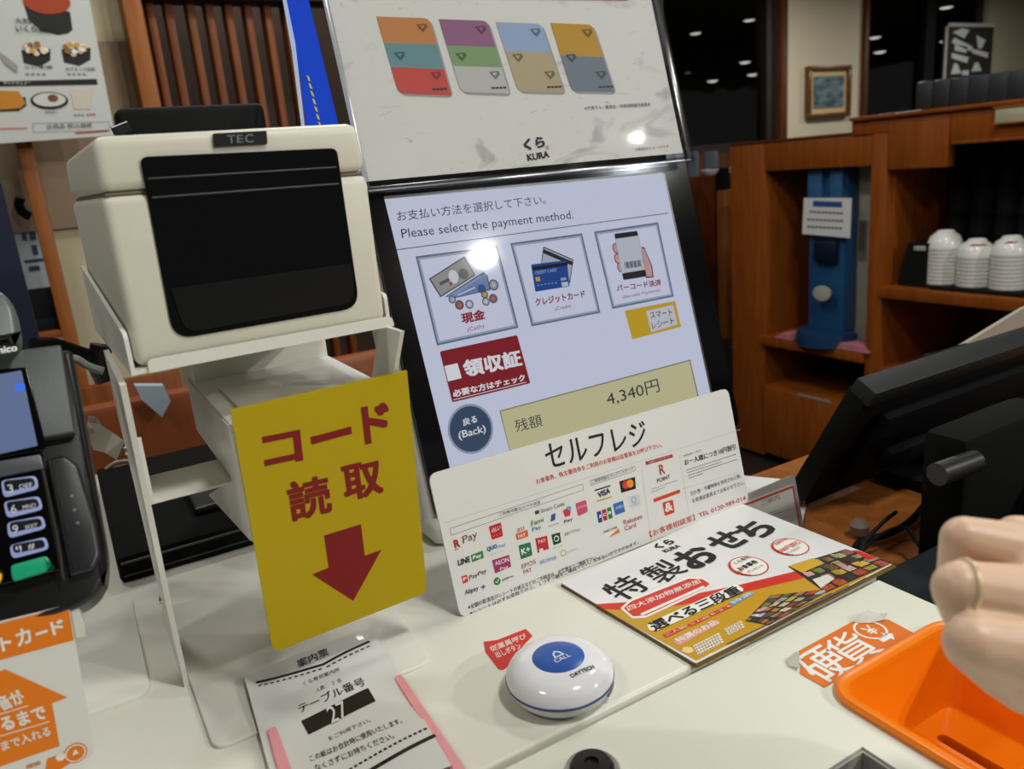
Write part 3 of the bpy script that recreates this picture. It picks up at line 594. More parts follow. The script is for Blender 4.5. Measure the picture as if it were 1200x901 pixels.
onbtn('bell_icon', WI, bell, 1); onbtn('bell_icon', mat('button_blue', (48, 92, 176)), [(x*.62, y*.62+.3) for x, y in bell], 2)
vs, fs, _ = glyph('CALL', .02); bm_, i_ = pr._p('lettering', WI)
def bt(s, x, y, w_, h_, mt, z=.0252, bold=.01):
    vs, fs, _ = glyph(s, bold); bm = B(); vv = [bm.verts.new((c_.x+x+w_*a, c_.y+y+h_*b_, c_.z+z)) for a, b_ in vs]
    for f in fs:
        try: bm.faces.new([vv[k] for k in f])
        except ValueError: pass
    return bm
for f in fs: pass
bm = bt('CALL', -.0055, -.0062, .011, .0034, WI); obj('lettering', bm, WI, t, smooth=False)
bm = bt('DAYTECH', -.0045, -.0212, .0165, .0030, None, 0, .03)
for v in bm.verts:
    r_ = math.hypot(v.co.x-c_.x, v.co.y-c_.y); cc = min(1, max(0, (r_-.0155)/.0170)); v.co.z = c_.z+.0117+.0118*math.sin(math.acos(min(1, cc**(1/.9))))+.00025
obj('brand_lettering', bm, ink(24, 24, 28), t, smooth=False); pr.parts.pop('lettering', None); pr.done()
bm = B(); tube(bm, [c_+V((.0316*math.cos(a), .0316*math.sin(a), .0064)) for a in [math.radians(-62+3*i) for i in range(9)]], .0009, 6); obj('side_slot', bm, mat('slot_grey', (90, 92, 90), .5), t)
# ------------------------------------------------------------------ leaflets
LZ = .0022
def corner(px, py, z=.006): p = G(px, py, z); return V((p.x, p.y))
q = [G(657, 681, .006), G(868, 588, .006), G(1046, 659, .006), G(815, 775, .006)]
for i in range(6):
    z = .0020+.00038*i; k_ = 5-i
    pts = rounded([V((p.x+(.0006*k_ if j in (1, 2) else -.0001*k_), p.y-(.0003*k_ if j in (2, 3) else 0), z)) for j, p in enumerate(q)], [.001, .006, .002, .001], 3)
    if i < 5:
        bm = B(); slab(bm, pts, (0, 0, .0003)); o = obj('leaflet', bm, [mat('leaflet_yellow', (120, 94, 36), .4)], loc=(.38, .39, z)); tag(o, 'yellow edged food leaflet lying under the top leaflet of the pile', 'leaflet', 'leaflets under the top one')
t = thing('leaflet', 'topmost food leaflet with brush lettering and bento photos on the pile', 'leaflet', (.38, .39, .0047))
z = .0043; pts = rounded([V((p.x, p.y, z)) for p in q], [.001, .006, .002, .001], 3)
bm = B(); slab(bm, pts, (0, 0, .0006)); obj('sheet', bm, mat('leaflet_paper', (226, 226, 224), .22), t)
pl = Pl((0, 0, .0050), (0, 0, 1)); pr = Print(pl, t, .00008)
YE = mat('leaflet_gold', (196, 150, 28), .3); RE = mat('leaflet_red', (206, 50, 36), .3); BK = ink(28, 24, 22); WI = ink(232, 230, 222); PK = ink(226, 150, 140)
pr.poly('background_print', YE, ((706, 713), (745, 712), (800, 706), (868, 692), (940, 676), (968, 687), (1042, 661.5), (1000, 683), (900, 732), (816, 774)), 1)
pr.poly('background_print', RE, ((699, 708), (745, 705), (800, 699), (866, 685.5), (934, 669), (945, 674), (940, 678), (868, 695), (800, 709), (745, 715), (707, 714)), 2)
for ch, x_, y_, s_ in (('特', 733, 688.5, .036), ('製', 777, 669.5, .036), ('お', 815, 652.5, .038), ('せ', 851, 633.5, .036), ('ち', 884, 621, .036)): pr.textc(BK, ch, (x_, y_), s_*.84, s_*.78, .014 if ch in '特製' else .03, 4, ang=.10)
pr.textc(BK, 'くら', (778, 637.5), .018, .009, .035, 4); pr.textc(BK, 'KURA', (787, 643), .016, .005, .02, 4)
for cx, cy, r_ in ((877, 663.5, .0295/2), (926, 641, .0285/2)):
    pr.disc('seals', RE, (cx, cy), r_, 5, inner=r_*.93); pr.disc('seals', WI, (cx, cy), r_*.93, 4)
    a0 = [pl.m((cx, cy), r_*math.cos(a), r_*math.sin(a)) for a in [math.radians(120+i*10) for i in range(12)]]; a1 = [pl.m((cx, cy), r_*.84*math.cos(a), r_*.9*math.sin(a)) for a in [math.radians(120+i*10) for i in range(12)]]
    pr.pts('seals', RE, a0+a1[::-1], 6)
pr.textc(BK, 'くら寿司', (869, 657), .016, .0045, .012, 7, ang=.05); pr.textc(BK, 'お食事券', (876, 663), .020, .0055, .02, 7, ang=.05); pr.textc(RE, '1000円分', (866, 671), .007, .003, .01, 7); pr.textc(BK, 'プレゼント', (885, 667), .017, .003, 0, 7, ang=.05)
pr.textc(RE, '店頭予約', (915, 635), .015, .004, .012, 7, ang=.05); pr.textc(RE, '500円割引', (925, 641), .024, .006, .008, 7, ang=.05); pr.textc(BK, 'させていただきます', (929, 646), .018, .0028, 0, 7, ang=.05)
pr.rq('badge', WI, ((727, 713), (738, 703), (806, 676), (824, 677), (835, 684.5), (826, 692), (757, 724), (741, 725)), .001, 3)
pr.rq('badge', RE, ((731, 713), (740, 705), (807, 678.5), (823, 679), (832, 684.5), (825, 690), (757, 721.5), (742, 722.5)), .001, 5)
pr.text(WI, '四大添加物無添加', (737, 717), (822, 683.5), (733.5, 711.5), .012, 7); pr.poly('badge', WI, ((750, 720), (824, 687), (827, 689), (753, 722)), 7)
for (a, c_, e_) in (((759, 740), (871, 691), 11),): pr.poly('badge', WI, ((758, 733), (766, 728), (862, 685), (871, 690), (871, 694), (769, 740), (761, 739)), 6)
pr.text(BK, '選べる三段重', (768, 741), (872, 695), (758, 731), .022, 8)
for q_, s_, mt in ((((776, 744), (802, 733), (806, 735.5), (781, 747.5)), '二人前', RE), (((805, 732), (828, 721.5), (832, 724), (809, 735)), '三人前', RE), (((830, 720), (855, 708.5), (859, 711), (834, 723)), '和・洋・中', RE), (((853, 706.5), (880, 693.5), (884, 696), (859, 710)), '特選', mat('leaflet_blue', (96, 150, 200), .3))):
    pr.rq('badge', mt, q_, .001, 5); pr.text(WI, s_, (q_[3][0]+.5, q_[3][1]-1.2), (q_[2][0]-1, q_[2][1]-.2), (q_[0][0]+1.5, q_[0][1]+.3), 0, 7)
pr.rq('badge', PK, ((788, 752), (840, 726), (845, 730), (796, 757)), .002, 3); pr.text(WI, '特選のお品', (796, 754), (843, 731), (789, 749.5), .02, 5)
pr.disc('badge', ink(226, 200, 150), (806, 762), .0035, 4)
for i in range(4): pr.poly('badge', WI, ((812+i*1.5, 757+i*3.0), (842+i*1.5, 742+i*3.0), (844+i*1.5, 743.6+i*3.0), (814+i*1.5, 758.8+i*3.0)), 3); pr.dash('lettering', BK, (814+i*1.5, 758+i*3), (842+i*1.5, 743.8+i*3), 9, .0006, 5)
for i in range(3): pr.poly('badge', WI, ((848+i*1.5, 738+i*2.7), (868+i*1.5, 728+i*2.7), (870+i*1.5, 729.2+i*2.7), (850+i*1.5, 739.5+i*2.7)), 3); pr.dash('lettering', BK, (849+i*1.5, 739+i*2.7), (868+i*1.5, 729.3+i*2.7), 6, .0006, 5)
# printed photos of the lunch boxes: many small coloured pieces
FOOD = [(214, 176, 70), (190, 96, 66), (222, 206, 170), (136, 144, 80), (70, 56, 46), (206, 146, 96), (170, 124, 90), (226, 220, 200), (110, 86, 62), (200, 180, 140)]
def lunch(q, nx, ny, seed, base=(46, 36, 32)):
    R_ = random.Random(seed); pr.poly('food_photos', ink(*base), q, 4)
    for i in range(nx):
        for j in range(ny):
            c3 = R_.choice(FOOD)
            for k in range(3):
                u_, v_ = (i+.05+.3*R_.random())/nx, (j+.05+.3*R_.random())/ny; w_, h_ = (.55+.4*R_.random())/nx*(1-.25*k), (.55+.4*R_.random())/ny*(1-.25*k); u1, v1 = min(u_+w_, .99), min(v_+h_, .99)
                f = lambda a, b_: tuple(q[0][d]*(1-a)*(1-b_)+q[1][d]*a*(1-b_)+q[2][d]*a*b_+q[3][d]*(1-a)*b_ for d in (0, 1))
                cc = tuple(max(0, min(255, int(x*(.66+.34*R_.random())))) for x in c3); cc = tuple(x//24*24+8 for x in cc)
                pr.poly('food_photos', ink(*cc), (f(u_, v_), f(u1, v_+.04/ny), f(u1-.05/nx, v1), f(u_+.03/nx, v1-.03/ny)), 5+k)
lunch(((924, 664), (991, 643.8), (1046, 659.5), (968, 695)), 6, 4, 3)
pr.poly('food_photos', ink(206, 160, 34), ((924, 664), (952, 655), (966, 661), (940, 672)), 9); pr.poly('food_photos', RE, ((998, 645.5), (1006, 646), (1027, 654), (1018, 657)), 9); pr.poly('food_photos', ink(214, 212, 204), ((952, 680), (970, 674), (978, 679), (962, 690)), 9)
lunch(((873, 728), (903, 698), (975, 690), (901, 733)), 6, 5, 8)
for i in range(3): pr.line('food_photos', ink(70, 52, 34), (852+i*13, 756-i*1), (975+i*20, 696-i*9), .0008, 11)
pr.done()
# ------------------------------------------------------------------ self register sign card
S0 = Pl((0, .4645, 0), NT); out = [S0.at(*p) for p in ((502, 556), (853, 454.5), (878, 588), (540, 725))]

t = thing('register_sign', 'white slanted self register sign with payment logos in front of the screen', 'sign', S0.at(700, 650))
bm = B(); slab(bm, rounded(out, .007), -NT*.0016); obj('board', bm, mat('sign_board', (222, 222, 218), .30, spec=.4), t)
bm = B(); bx = [out[3]-NT*.0016+V((.03, 0, .004)), out[2]-NT*.0016+V((-.03, 0, .004))]
box(bm, bx[0].x, bx[1].x, bx[0].y, bx[0].y+.05, .0018, .0034); box(bm, bx[0].x+.02, bx[1].x-.02, bx[0].y+.045, bx[0].y+.048, .0034, .075)
obj('rear_foot', bm, CLR2, t)
S0 = Pl((0, .4645, 0), NT); pr = Print(S0, t, .0001); BK = ink(24, 24, 26); RD = ink(196, 60, 48); GY = ink(120, 120, 120)
pr.text(BK, 'セルフレジ', (642, 550.5), (760, 520), (636, 520.5), .012)
pr.text(RD, 'お食事券、株主優待券をご利用のお客様は従業員をお呼び下さい。', (629, 567.5), (776, 524), (627.3, 561.3), .015)
LN = ink(70, 70, 72)
for q in (((527.5, 619), (683, 566.7), (684, 574), (528.5, 627.5)), ((691.5, 563), (744, 546), (744.7, 551.5), (692.2, 569))): pr.frame('lines', LN, q, .0003)
pr.text(BK, 'ご利用可能なスマホ決済', (585.5, 605), (633.5, 590), (584.6, 601)); pr.text(BK, 'ご利用可能なクレジットカード', (693.5, 567), (742, 551), (693, 563))
for a, c_ in (((520, 613), (868, 503)), ((752, 550), (764, 640)), ((796, 533), (808, 605)), ((800, 573), (866, 553))): pr.line('lines', ink(184, 184, 184), a, c_, .0003)
L = 'logos'
def lt(c, s, a, b_, d, bold=.01, lay=3): pr.text(ink(*c), s, a, b_, d, bold, lay)
def lq(c, q, r=.0008, lay=1): pr.rq(L, ink(*c), q, r, lay)
lt((180, 36, 40), 'R', (533, 642.5), (539.5, 640.5), (531, 633), .03); pr.line(L, ink(180, 36, 40), (532.5, 644.5), (537, 643), .0005); lt((120, 50, 54), 'Pay', (543, 640), (560, 632), (541.5, 628.5), 0)
lq((186, 32, 40), ((572.5, 617), (587, 612), (589.5, 628), (576.5, 632.5))); lt((240, 230, 226), 'd払い', (576, 624.5), (587, 620.5), (574.8, 619), .01)
for i in range(3): pr.disc(L, ink(230, 190, 60), (578.5+i*3.5, 628-i*1.1), .0004, 3)
lt((20, 30, 26), 'LINE', (537, 663), (551, 658), (536, 656.3), .03); lq((44, 130, 72), ((551.5, 650.5), (565.5, 645), (567, 653.5), (553.3, 658.7)), .0004); lt((230, 240, 230), 'Pay', (554.5, 657), (564.5, 653), (553.5, 651.5), .02)
lt((40, 90, 160), 'QUO', (571, 647), (583, 642.5), (570, 641.5), .03); lt((110, 170, 210), 'Pay', (584.5, 644), (593, 640), (583.8, 639)); pr.dash(L, ink(150, 160, 180), (575, 650), (591, 644.5), 4, .0004)
lq((160, 44, 100), ((576.5, 656.5), (596.5, 650), (599, 664), (580.2, 672)), .0003); lt((240, 225, 232), 'AEON', (580.5, 663), (596.5, 657.5), (579, 658), .015); lt((240, 225, 232), 'Pay', (586.5, 670), (596, 666.5), (585.5, 665), .015)
lq((206, 50, 44), ((540.5, 675.5), (547, 673.3), (548.8, 681.5), (542.7, 684)), .0003); lt((240, 230, 228), 'P', (543, 681), (547, 679.5), (542, 677), .02); lt((70, 66, 66), 'PayPay', (550, 681), (570.5, 672), (549.3, 674.5))
pr.disc(L, ink(52, 124, 58), (582.5, 681), .0029); lt((240, 245, 240), '✓', (580.5, 684), (585, 682.5), (580, 679), 0); lt((80, 80, 80), '銀聯Pay', (588.5, 682), (602, 676), (588, 678.5), 0)
lt((36, 40, 50), 'Alipay', (544.8, 699), (561, 692.5), (544, 692), .015); lt((50, 110, 190), '+', (564, 690.5), (569, 689), (563.5, 686), .03)
lt((190, 130, 90), 'au', (606, 624), (614.5, 620.5), (605.3, 619.5)); lq((206, 96, 40), ((604, 626), (618, 620.5), (619.2, 628.5), (605.5, 633)), .0003); lt((236, 226, 216), 'PAY', (607.5, 631), (616, 628), (606.5, 627), .02)
lt((50, 120, 60), 'Fami', (622.7, 616.5), (637, 611), (622, 611)); lt((46, 96, 170), 'Pay', (624, 624), (634.5, 620), (623.3, 618.5))
lq((60, 60, 60), ((626.5, 599), (631.5, 597.3), (632, 601.5), (627.2, 603)), .0001); lt((90, 90, 90), 'Smart Code', (634, 601), (661.5, 592), (633.3, 596.5), 0)
lq((44, 80, 150), ((646, 603), (651, 601), (650.5, 609), (645, 611.5)), .0006); lt((40, 40, 44), 'ゆうちょPay', (643, 618), (655, 613.5), (642.8, 616), .01)
lq((206, 56, 50), ((659.3, 598.5), (664.5, 595), (669, 598), (668, 604), (662, 606)), .0006); lq((100, 160, 210), ((663.5, 594), (668.5, 592.5), (669.5, 597), (665.5, 598)), .0005, 2); lt((60, 60, 60), 'Pay', (661.3, 614.5), (671.5, 610.5), (660.7, 609.5))
lq((200, 74, 110), ((674, 590), (686.5, 585.5), (689, 599.5), (677.3, 605)), .0014); lt((240, 220, 228), 'J-Coin', (677, 597), (686.8, 593.5), (676.5, 594), .01)
lq((50, 110, 76), ((607.5, 639), (621.5, 635), (624, 650.5), (610.3, 655.5)), .0012); lt((232, 240, 232), 'K+', (611.5, 650), (621.5, 646), (610, 643.5), .02)
lq((190, 40, 44), ((627, 631), (641, 627.5), (643.3, 643.2), (637, 645), (635.8, 642), (631.5, 643.5), (632.3, 647), (630, 648)), .0003); lt((240, 220, 220), 'PAY', (631, 637), (639.5, 634.5), (630.3, 633)); 
lq((32, 60, 44), ((646, 626.5), (656, 623.5), (657.7, 635.5), (648.6, 639)), .0006); pr.disc(L, ink(190, 220, 190), (652, 631), .0024, 2); pr.disc(L, ink(32, 60, 44), (651.7, 631.2), .0015, 3); pr.dash(L, ink(90, 130, 100), (648, 642.5), (660, 638.5), 4, .0004)
lt((120, 150, 176), '銀行Pay', (661.7, 629), (680, 622), (661, 624.5), 0); lt((130, 84, 74), 'EPOS', (611.7, 666.5), (628, 660), (611, 661.5), 0); lt((170, 64, 56), 'PAY', (613.7, 673), (623.3, 669), (613, 668.2), 0)
lt((120, 160, 200), 'atone', (632.7, 661.5), (652, 655), (631.9, 656.5)); pr.disc(L, ink(176, 156, 110), (660, 648), .0025, 1, inner=.0018); lt((150, 140, 120), 'ロトポケット', (664.7, 648.5), (677, 643.5), (664, 646), 0)
pr.poly(L, ink(20, 20, 24), ((696.5, 574), (715, 568.3), (715.3, 569.8), (697, 575.6))); lt((30, 36, 80), 'VISA', (701.2, 583.5), (715, 577.5), (700, 577), .025); pr.poly(L, ink(196, 150, 60), ((699, 586.7), (717, 581.2), (717.3, 582.7), (699.5, 588.2)))
lq((20, 18, 18), ((725.5, 564), (744, 558.7), (745.2, 572.5), (728, 577.5)), .0002); pr.disc(L, ink(206, 60, 30), (733.3, 568), .0034, 2); pr.disc(L, ink(232, 140, 40), (738.3, 566.5), .0034, 3)
for i, c3 in enumerate(((34, 60, 130), (176, 36, 60), (40, 120, 60))):
    a = 699+i*6; y_ = 600-i*2.3; lq(c3, ((a, y_), (a+5, y_-1.8), (a+7, y_+11.3), (a+2.3, y_+13)), .0006); lt((236, 236, 236), 'JCB'[i], (a+1.8, y_+7.5), (a+5.2, y_+6.3), (a+1.3, y_+4), .02)
lq((52, 104, 176), ((718, 590.7), (730, 586.5), (732.6, 599.5), (721, 603.7)), .0002); lt((200, 220, 240), 'AMEX', (721.3, 597.5), (730.7, 594.2), (720.8, 594), .01)
lq((206, 210, 214), ((735.5, 582), (749, 578.3), (751.3, 592.5), (738.3, 596)), .0002); pr.disc(L, ink(140, 150, 170), (742.7, 585.5), .0026, 2, inner=.0019); pr.dash(L, ink(90, 96, 110), (739, 592.5), (750, 589), 4, .0004, 2)
lq((226, 226, 222), ((706.5, 621), (724, 615), (726.2, 624), (709, 631)), .0002); pr.poly(L, ink(222, 130, 40), ((712.5, 630), (725, 618.7), (726.2, 624)), 2); lt((50, 50, 54), 'DISCOVER', (707.5, 625), (723.5, 619), (707, 622), .01)
lt((190, 74, 84), 'Rakuten', (731, 615), (752.5, 607.5), (730, 609.5)); lt((190, 74, 84), 'Card', (732, 622), (745.3, 617.3), (731, 616.5))
pr.poly(L, ink(160, 40, 50), ((756, 541), (788, 532), (788.7, 535.7), (757, 545))); lt((240, 220, 222), '共通ポイントカード', (760, 543), (785, 535.5), (759.5, 541), 0)
lt((170, 40, 48), 'R', (773.5, 556.5), (779.7, 554.7), (771.5, 545), .01); lt((44, 44, 46), 'POINT', (770.3, 566), (785.5, 560), (769.3, 561.5), .01); pr.dash(L, GY, (763, 573.5), (794, 562.5), 12, .0005, 1, .8); pr.dash(L, GY, (763.5, 576.5), (780, 570.5), 7, .0005, 1, .8)
lq((206, 66, 40), ((765.5, 584.5), (796.5, 573.3), (797.3, 577.2), (766.2, 588.7)), .0008); lq((200, 64, 40), ((776, 589), (788.5, 585.3), (790.5, 600.5), (779, 604.5)), .0014); lt((240, 230, 222), '&', (779.5, 600.5), (788.3, 597.2), (778, 590.5), .02)
lt((70, 70, 72), 'お会計前にご提示で', (801, 535.5), (822, 528.5), (800.6, 533), 0); lt((30, 30, 32), 'お一人様につき10円割引', (802.5, 545.5), (862.5, 526.5), (801, 538.5), .015)
for a, c_ in (((804, 551), (863, 532)), ((805, 554), (846, 541)), ((806, 557.5), (864, 538)), ((807, 560.5), (824, 554.5))): pr.dash('lettering', LN, a, c_, 20 if c_[0] > 830 else 7, .0006, 1, .8)
lt((60, 60, 62), '忘れ物・不審物等を発見された際、', (809.5, 581), (868.5, 559.5), (808.5, 576), 0); lt((60, 60, 62), 'お客様従業員までお知らせ下さい。', (811.5, 589.5), (872.5, 567.5), (810.5, 584.5), 0)
lt((196, 56, 44), '【お客様相談室】TEL 0120-989-014', (762, 629.5), (874, 586), (760.5, 622.5), .01)
lt((50, 50, 52), '※金額の取消及びレシートの修正などのご不明点は、お客様までご連絡下さい。', (549, 714.5), (700, 655), (547.8, 709), .005); lt((50, 50, 52), '※レシートは必ずお受取りの上、１つずつ額をご確認下さい。お支払いができかねます。', (551, 721), (748, 637), (550, 716.5), .005)
pr.done()
# ================================================================== PAY SCREEN
M0 = Pl((0, .58, 0), NT)
def frame_mat(pl, o): m_ = Matrix((pl.u, pl.v, pl.n)).transposed().to_4x4(); m_.translation = V(o); return m_
t = thing('pay_terminal', 'self checkout touch screen with black bezel showing payment choices', 'touch screen', (.42, .62, .0018))
FM = frame_mat(M0, (0, .58, 0)); bx0, bx1 = .2415, .6035
bm = B(); box(bm, bx0-.008, bx1+.0035, .004, .335, -.045, -.006, .010, FM, 4); obj('housing', bm, mat('housing_white', (206, 206, 200), .35), t)
bm = B(); slab(bm, rounded([FM @ V(p) for p in ((bx0, .02, 0), (bx1, .02, 0), (bx1, .33, 0), (bx0, .33, 0))], [.012, .012, .006, .006]), -M0.n*.008); obj('bezel', bm, mat('bezel_black', (10, 9, 10), .12, spec=.25), t)
bm = B(); box(bm, .30, .56, .60, .80, .0018, .02, .008, None, 3); box(bm, .36, .50, .66, .72, .018, .20, .01); obj('stand_foot', bm, mat('housing_white', (206, 206, 200)), t)
bm = B(); box(bm, bx0-.010, bx1-.02, .572, .63, .0018, .022, .009, None, 4); obj('lower_housing', bm, mat('housing_white', (206, 206, 200)), t)
scr = [M0.at(*p) for p in ((450.5, 233.5), (777, 203.5), (836, 478), (533, 572))]
bm = B(); slab(bm, [p+M0.n*.0003 for p in scr], -M0.n*.0008); obj('display', bm, mat('screen_white', (214, 220, 244), .04, emit=SCR, spec=.3), t)
bm = B(); w_ = .0025
r_in = [M0.at(*p) for p in ((450.5, 233.5), (777, 203.5), (836, 478), (533, 572))]
for a, c2_ in ((0, 1), (1, 2)):
    d = (r_in[1]-r_in[0]).normalized() if a == 1 else -(r_in[3]-r_in[0]).normalized(); slab(bm, [r_in[a]+M0.n*.0002, r_in[c2_]+M0.n*.0002, r_in[c2_]+d*w_+M0.n*.0002, r_in[a]+d*w_+M0.n*.0002], -M0.n*.0005)
obj('display_rim', bm, mat('rim_grey', (74, 76, 74), .3, metal=.3), t)
pr = Print(M0, t, .00008); pr.pl = Pl(M0.p+M0.n*.0004, M0.n)
BK = glow(40, 44, 58); SLT = glow(98, 114, 138); SL2 = glow(160, 172, 194); RD = glow(150, 40, 48); WT = glow(236, 236, 244)
pr.text(BK, 'お支払い方法を選択して下さい。', (466, 259.5), (640, 239), (464.3, 247.5), 0, 2); pr.text(BK, 'Please select the payment method.', (471.7, 282.5), (672.5, 259), (469.5, 268.5), 0, 2)
pr.line('lines', BK, (464.5, 292.8), (783, 249.7), .0007, 1)
for q in (((487, 300.5), (583, 288), (607.5, 384), (512, 405)), ((598, 285), (682, 273.5), (703.5, 366.5), (623, 382.5)), ((696, 271.5), (771, 260.5), (789.5, 347.5), (717.5, 362))):
    pr.frame('buttons', SLT, q, .0016, 2); pr.frame('buttons', SL2, q, .0034, 1)
I_ = 'icons'
g = lambda *c: glow(*c)
pr.poly(I_, g(190, 196, 210), ((528, 322), (560, 305), (566, 318), (531, 340)), 2)
pr.poly(I_, g(70, 76, 90), ((502.5, 326.7), (544, 300.3), (557, 322.5), (516, 348.5)), 3); pr.poly(I_, g(158, 156, 152), ((504.5, 327), (543.5, 302.3), (555.5, 322), (516.5, 346.5)), 4)
pr.disc(I_, g(214, 218, 228), (531.2, 324.5), .0048, 5, ry=.0062); pr.disc(I_, g(110, 112, 110), (543, 321), .005, 5); pr.line(I_, g(90, 92, 96), (515, 333), (527, 327), .0028, 5); pr.poly(I_, g(180, 60, 60), ((526, 331), (529.5, 330), (530, 334), (527, 334.7)), 6)
for q, c3 in ((((521, 348), (567, 318), (572.5, 338), (526, 348)), (88, 108, 156)), (((525, 352), (571, 322), (574.5, 340), (528, 350.5)), (120, 140, 184))): pr.poly(I_, g(50, 66, 104), q, 6)
pr.poly(I_, g(138, 156, 196), ((524, 347), (563, 322.5), (565.5, 330), (528, 349.5)), 7); pr.poly(I_, g(112, 134, 184), ((528.5, 350.5), (569, 320), (573.5, 339), (530, 349.6)), 8); pr.disc(I_, g(60, 84, 140), (564, 338.5), .0042, 9); pr.line(I_, g(200, 210, 230), (536, 346), (556, 337), .0012, 9)
for cx, cy, r_, c3 in ((578, 334, .0051, (150, 156, 166)), (577.6, 350, .0043, (150, 96, 92)), (569, 353.5, .0038, (170, 178, 192)), (567.5, 345.5, .0036, (160, 140, 70)), (538, 357.5, .0044, (150, 92, 84)), (549.7, 356.7, .0041, (170, 178, 192)), (529.5, 351, .0036, (150, 160, 178))):
    pr.disc(I_, g(74, 80, 92), (cx, cy), r_, 10); pr.disc(I_, g(*c3), (cx, cy), r_*.78, 11); pr.disc(I_, g(*[min(255, int(x*1.2)) for x in c3]), (cx, cy), r_*.42, 12)
pr.text(RD, '現金', (541.5, 380), (569, 374), (539.5, 367.5), .035, 3); pr.text(RD, '(Cash)', (548.3, 390), (567.3, 385.5), (547.3, 384), 0, 3)
pr.rq(I_, g(84, 90, 104), ((636.5, 288.5), (672, 304), (668, 332), (633, 317)), .0015, 2); pr.rq(I_, g(176, 184, 200), ((637.5, 290.5), (671, 305.3), (667, 330), (634, 315)), .0015, 3); pr.poly(I_, g(40, 42, 50), ((637, 292), (671.5, 307), (670.7, 311.5), (636, 296.5)), 4)
pr.rq(I_, g(34, 74, 150), ((622, 310), (664, 305), (667.5, 335.5), (627, 342)), .0015, 5); pr.poly(I_, g(26, 28, 40), ((623.2, 313), (664.5, 307.5), (665.1, 311), (623.8, 317)), 6); pr.text(g(150, 180, 214), 'CREDIT CARD', (627, 322), (652, 318), (626.4, 318.2), .01, 7)
pr.rq(I_, g(206, 160, 70), ((627, 325), (632, 324.3), (633, 329), (628, 330)), .0003, 7); pr.poly(I_, g(190, 206, 226), ((657.5, 331), (665, 330), (666, 335), (658.5, 336.3)), 7); pr.poly(I_, g(150, 170, 200), ((656.5, 326), (663, 325), (663.5, 328), (657, 329.3)), 7); pr.dash(I_, g(150, 180, 214), (629, 334.5), (654, 331), 6, .0006, 7)
pr.text(RD, 'クレジットカード', (628, 359), (686, 348.5), (626.3, 350), .025, 3); pr.text(RD, '(Credit)', (650.5, 365.3), (669.5, 361.5), (649.7, 360), 0, 3)
SK = g(206, 160, 160)
pr.poly(I_, g(80, 60, 66), ((751.5, 289), (755, 290), (764, 311), (766, 325), (757, 326)), 2); pr.poly(I_, SK, ((752, 290.5), (755, 292), (763, 312), (764.5, 324), (757, 324)), 3)
for cx, cy in ((722, 291), (724, 303), (727.5, 313)): pr.disc(I_, g(110, 70, 74), (cx, cy), .0046, 2, ry=.0054); pr.disc(I_, SK, (cx, cy), .0036, 3, ry=.0044)
pr.rq(I_, g(40, 38, 42), ((719.5, 274), (746.5, 270.5), (757.5, 324), (730.3, 328.3)), .0015, 5); pr.poly(I_, g(196, 202, 216), ((720.8, 280), (747.4, 276.2), (755.5, 316), (728.7, 320.5)), 6)
for i in range(13): k_ = i/13; pr.poly(I_, g(50, 54, 66), ((731+20*k_, 307.3-2.6*k_), (731+20*k_+(1.1 if i % 3 else .6), 307.2-2.6*k_), (732.4+20*k_+(1.1 if i % 3 else .6), 314.8-2.6*k_), (732.4+20*k_, 315-2.6*k_)), 7)
pr.text(RD, 'バーコード決済', (723, 342), (775, 334.5), (721.3, 334.3), .025, 8); pr.text(RD, '(Barcode Payment)', (729.5, 351), (773, 342.5), (728.7, 346.5), 0, 8)
pr.poly('badges', g(206, 168, 36), ((732, 364), (791, 352.7), (798, 383), (741, 397.5)), 1); pr.rq('badges', g(206, 208, 220), ((757, 364.5), (788.5, 357), (794, 380), (763, 389.3)), .001, 2)
pr.text(BK, 'スマート', (762.5, 373.7), (788, 369.5), (761, 365.8), .015, 4); pr.text(BK, 'レシート', (764.5, 385.8), (790, 379.7), (763, 377.3), .015, 4)
pr.rq('badges', g(136, 28, 40), ((515.2, 411.8), (606, 392.5), (621.5, 449), (530, 471.5)), .002, 1); pr.poly('badges', WT, ((520.5, 429), (536, 425.5), (541, 443), (525, 447)), 2)
pr.text(WT, '領収証', (545, 442.5), (612.5, 428.5), (541, 422.5), .035, 3); pr.text(WT, '必要な方はチェック', (531.5, 465.8), (616, 446), (529.5, 457.5), .03, 3); pr.line('badges', WT, (531.5, 468.5), (616.5, 447.8), .0006, 2)
pr.poly('badges', g(120, 118, 90), ((585.3, 481.3), (808.8, 421.3), (820, 470), (599, 536)), 1); pr.poly('badges', g(206, 202, 158), ((586.5, 482.2), (808, 422.8), (818.6, 470), (599, 534)), 2)
pr.text(BK, '残額', (605, 507), (636, 499), (602, 492.5), 0, 4); pr.text(BK, '4,340円', (712.5, 477), (773.5, 459.5), (709, 460.5), 0, 4)
pr.disc('badges', g(150, 164, 186), (551.7, 502.5), .0224, 1); pr.disc('badges', g(58, 76, 108), (551.7, 502.5), .0204, 2); pr.text(WT, '戻る', (543, 499.5), (559.5, 494.5), (541, 491), .02, 4); pr.text(WT, '(Back)', (538.3, 517), (570, 508.5), (536.3, 505.5), .015, 4)
pr.done()
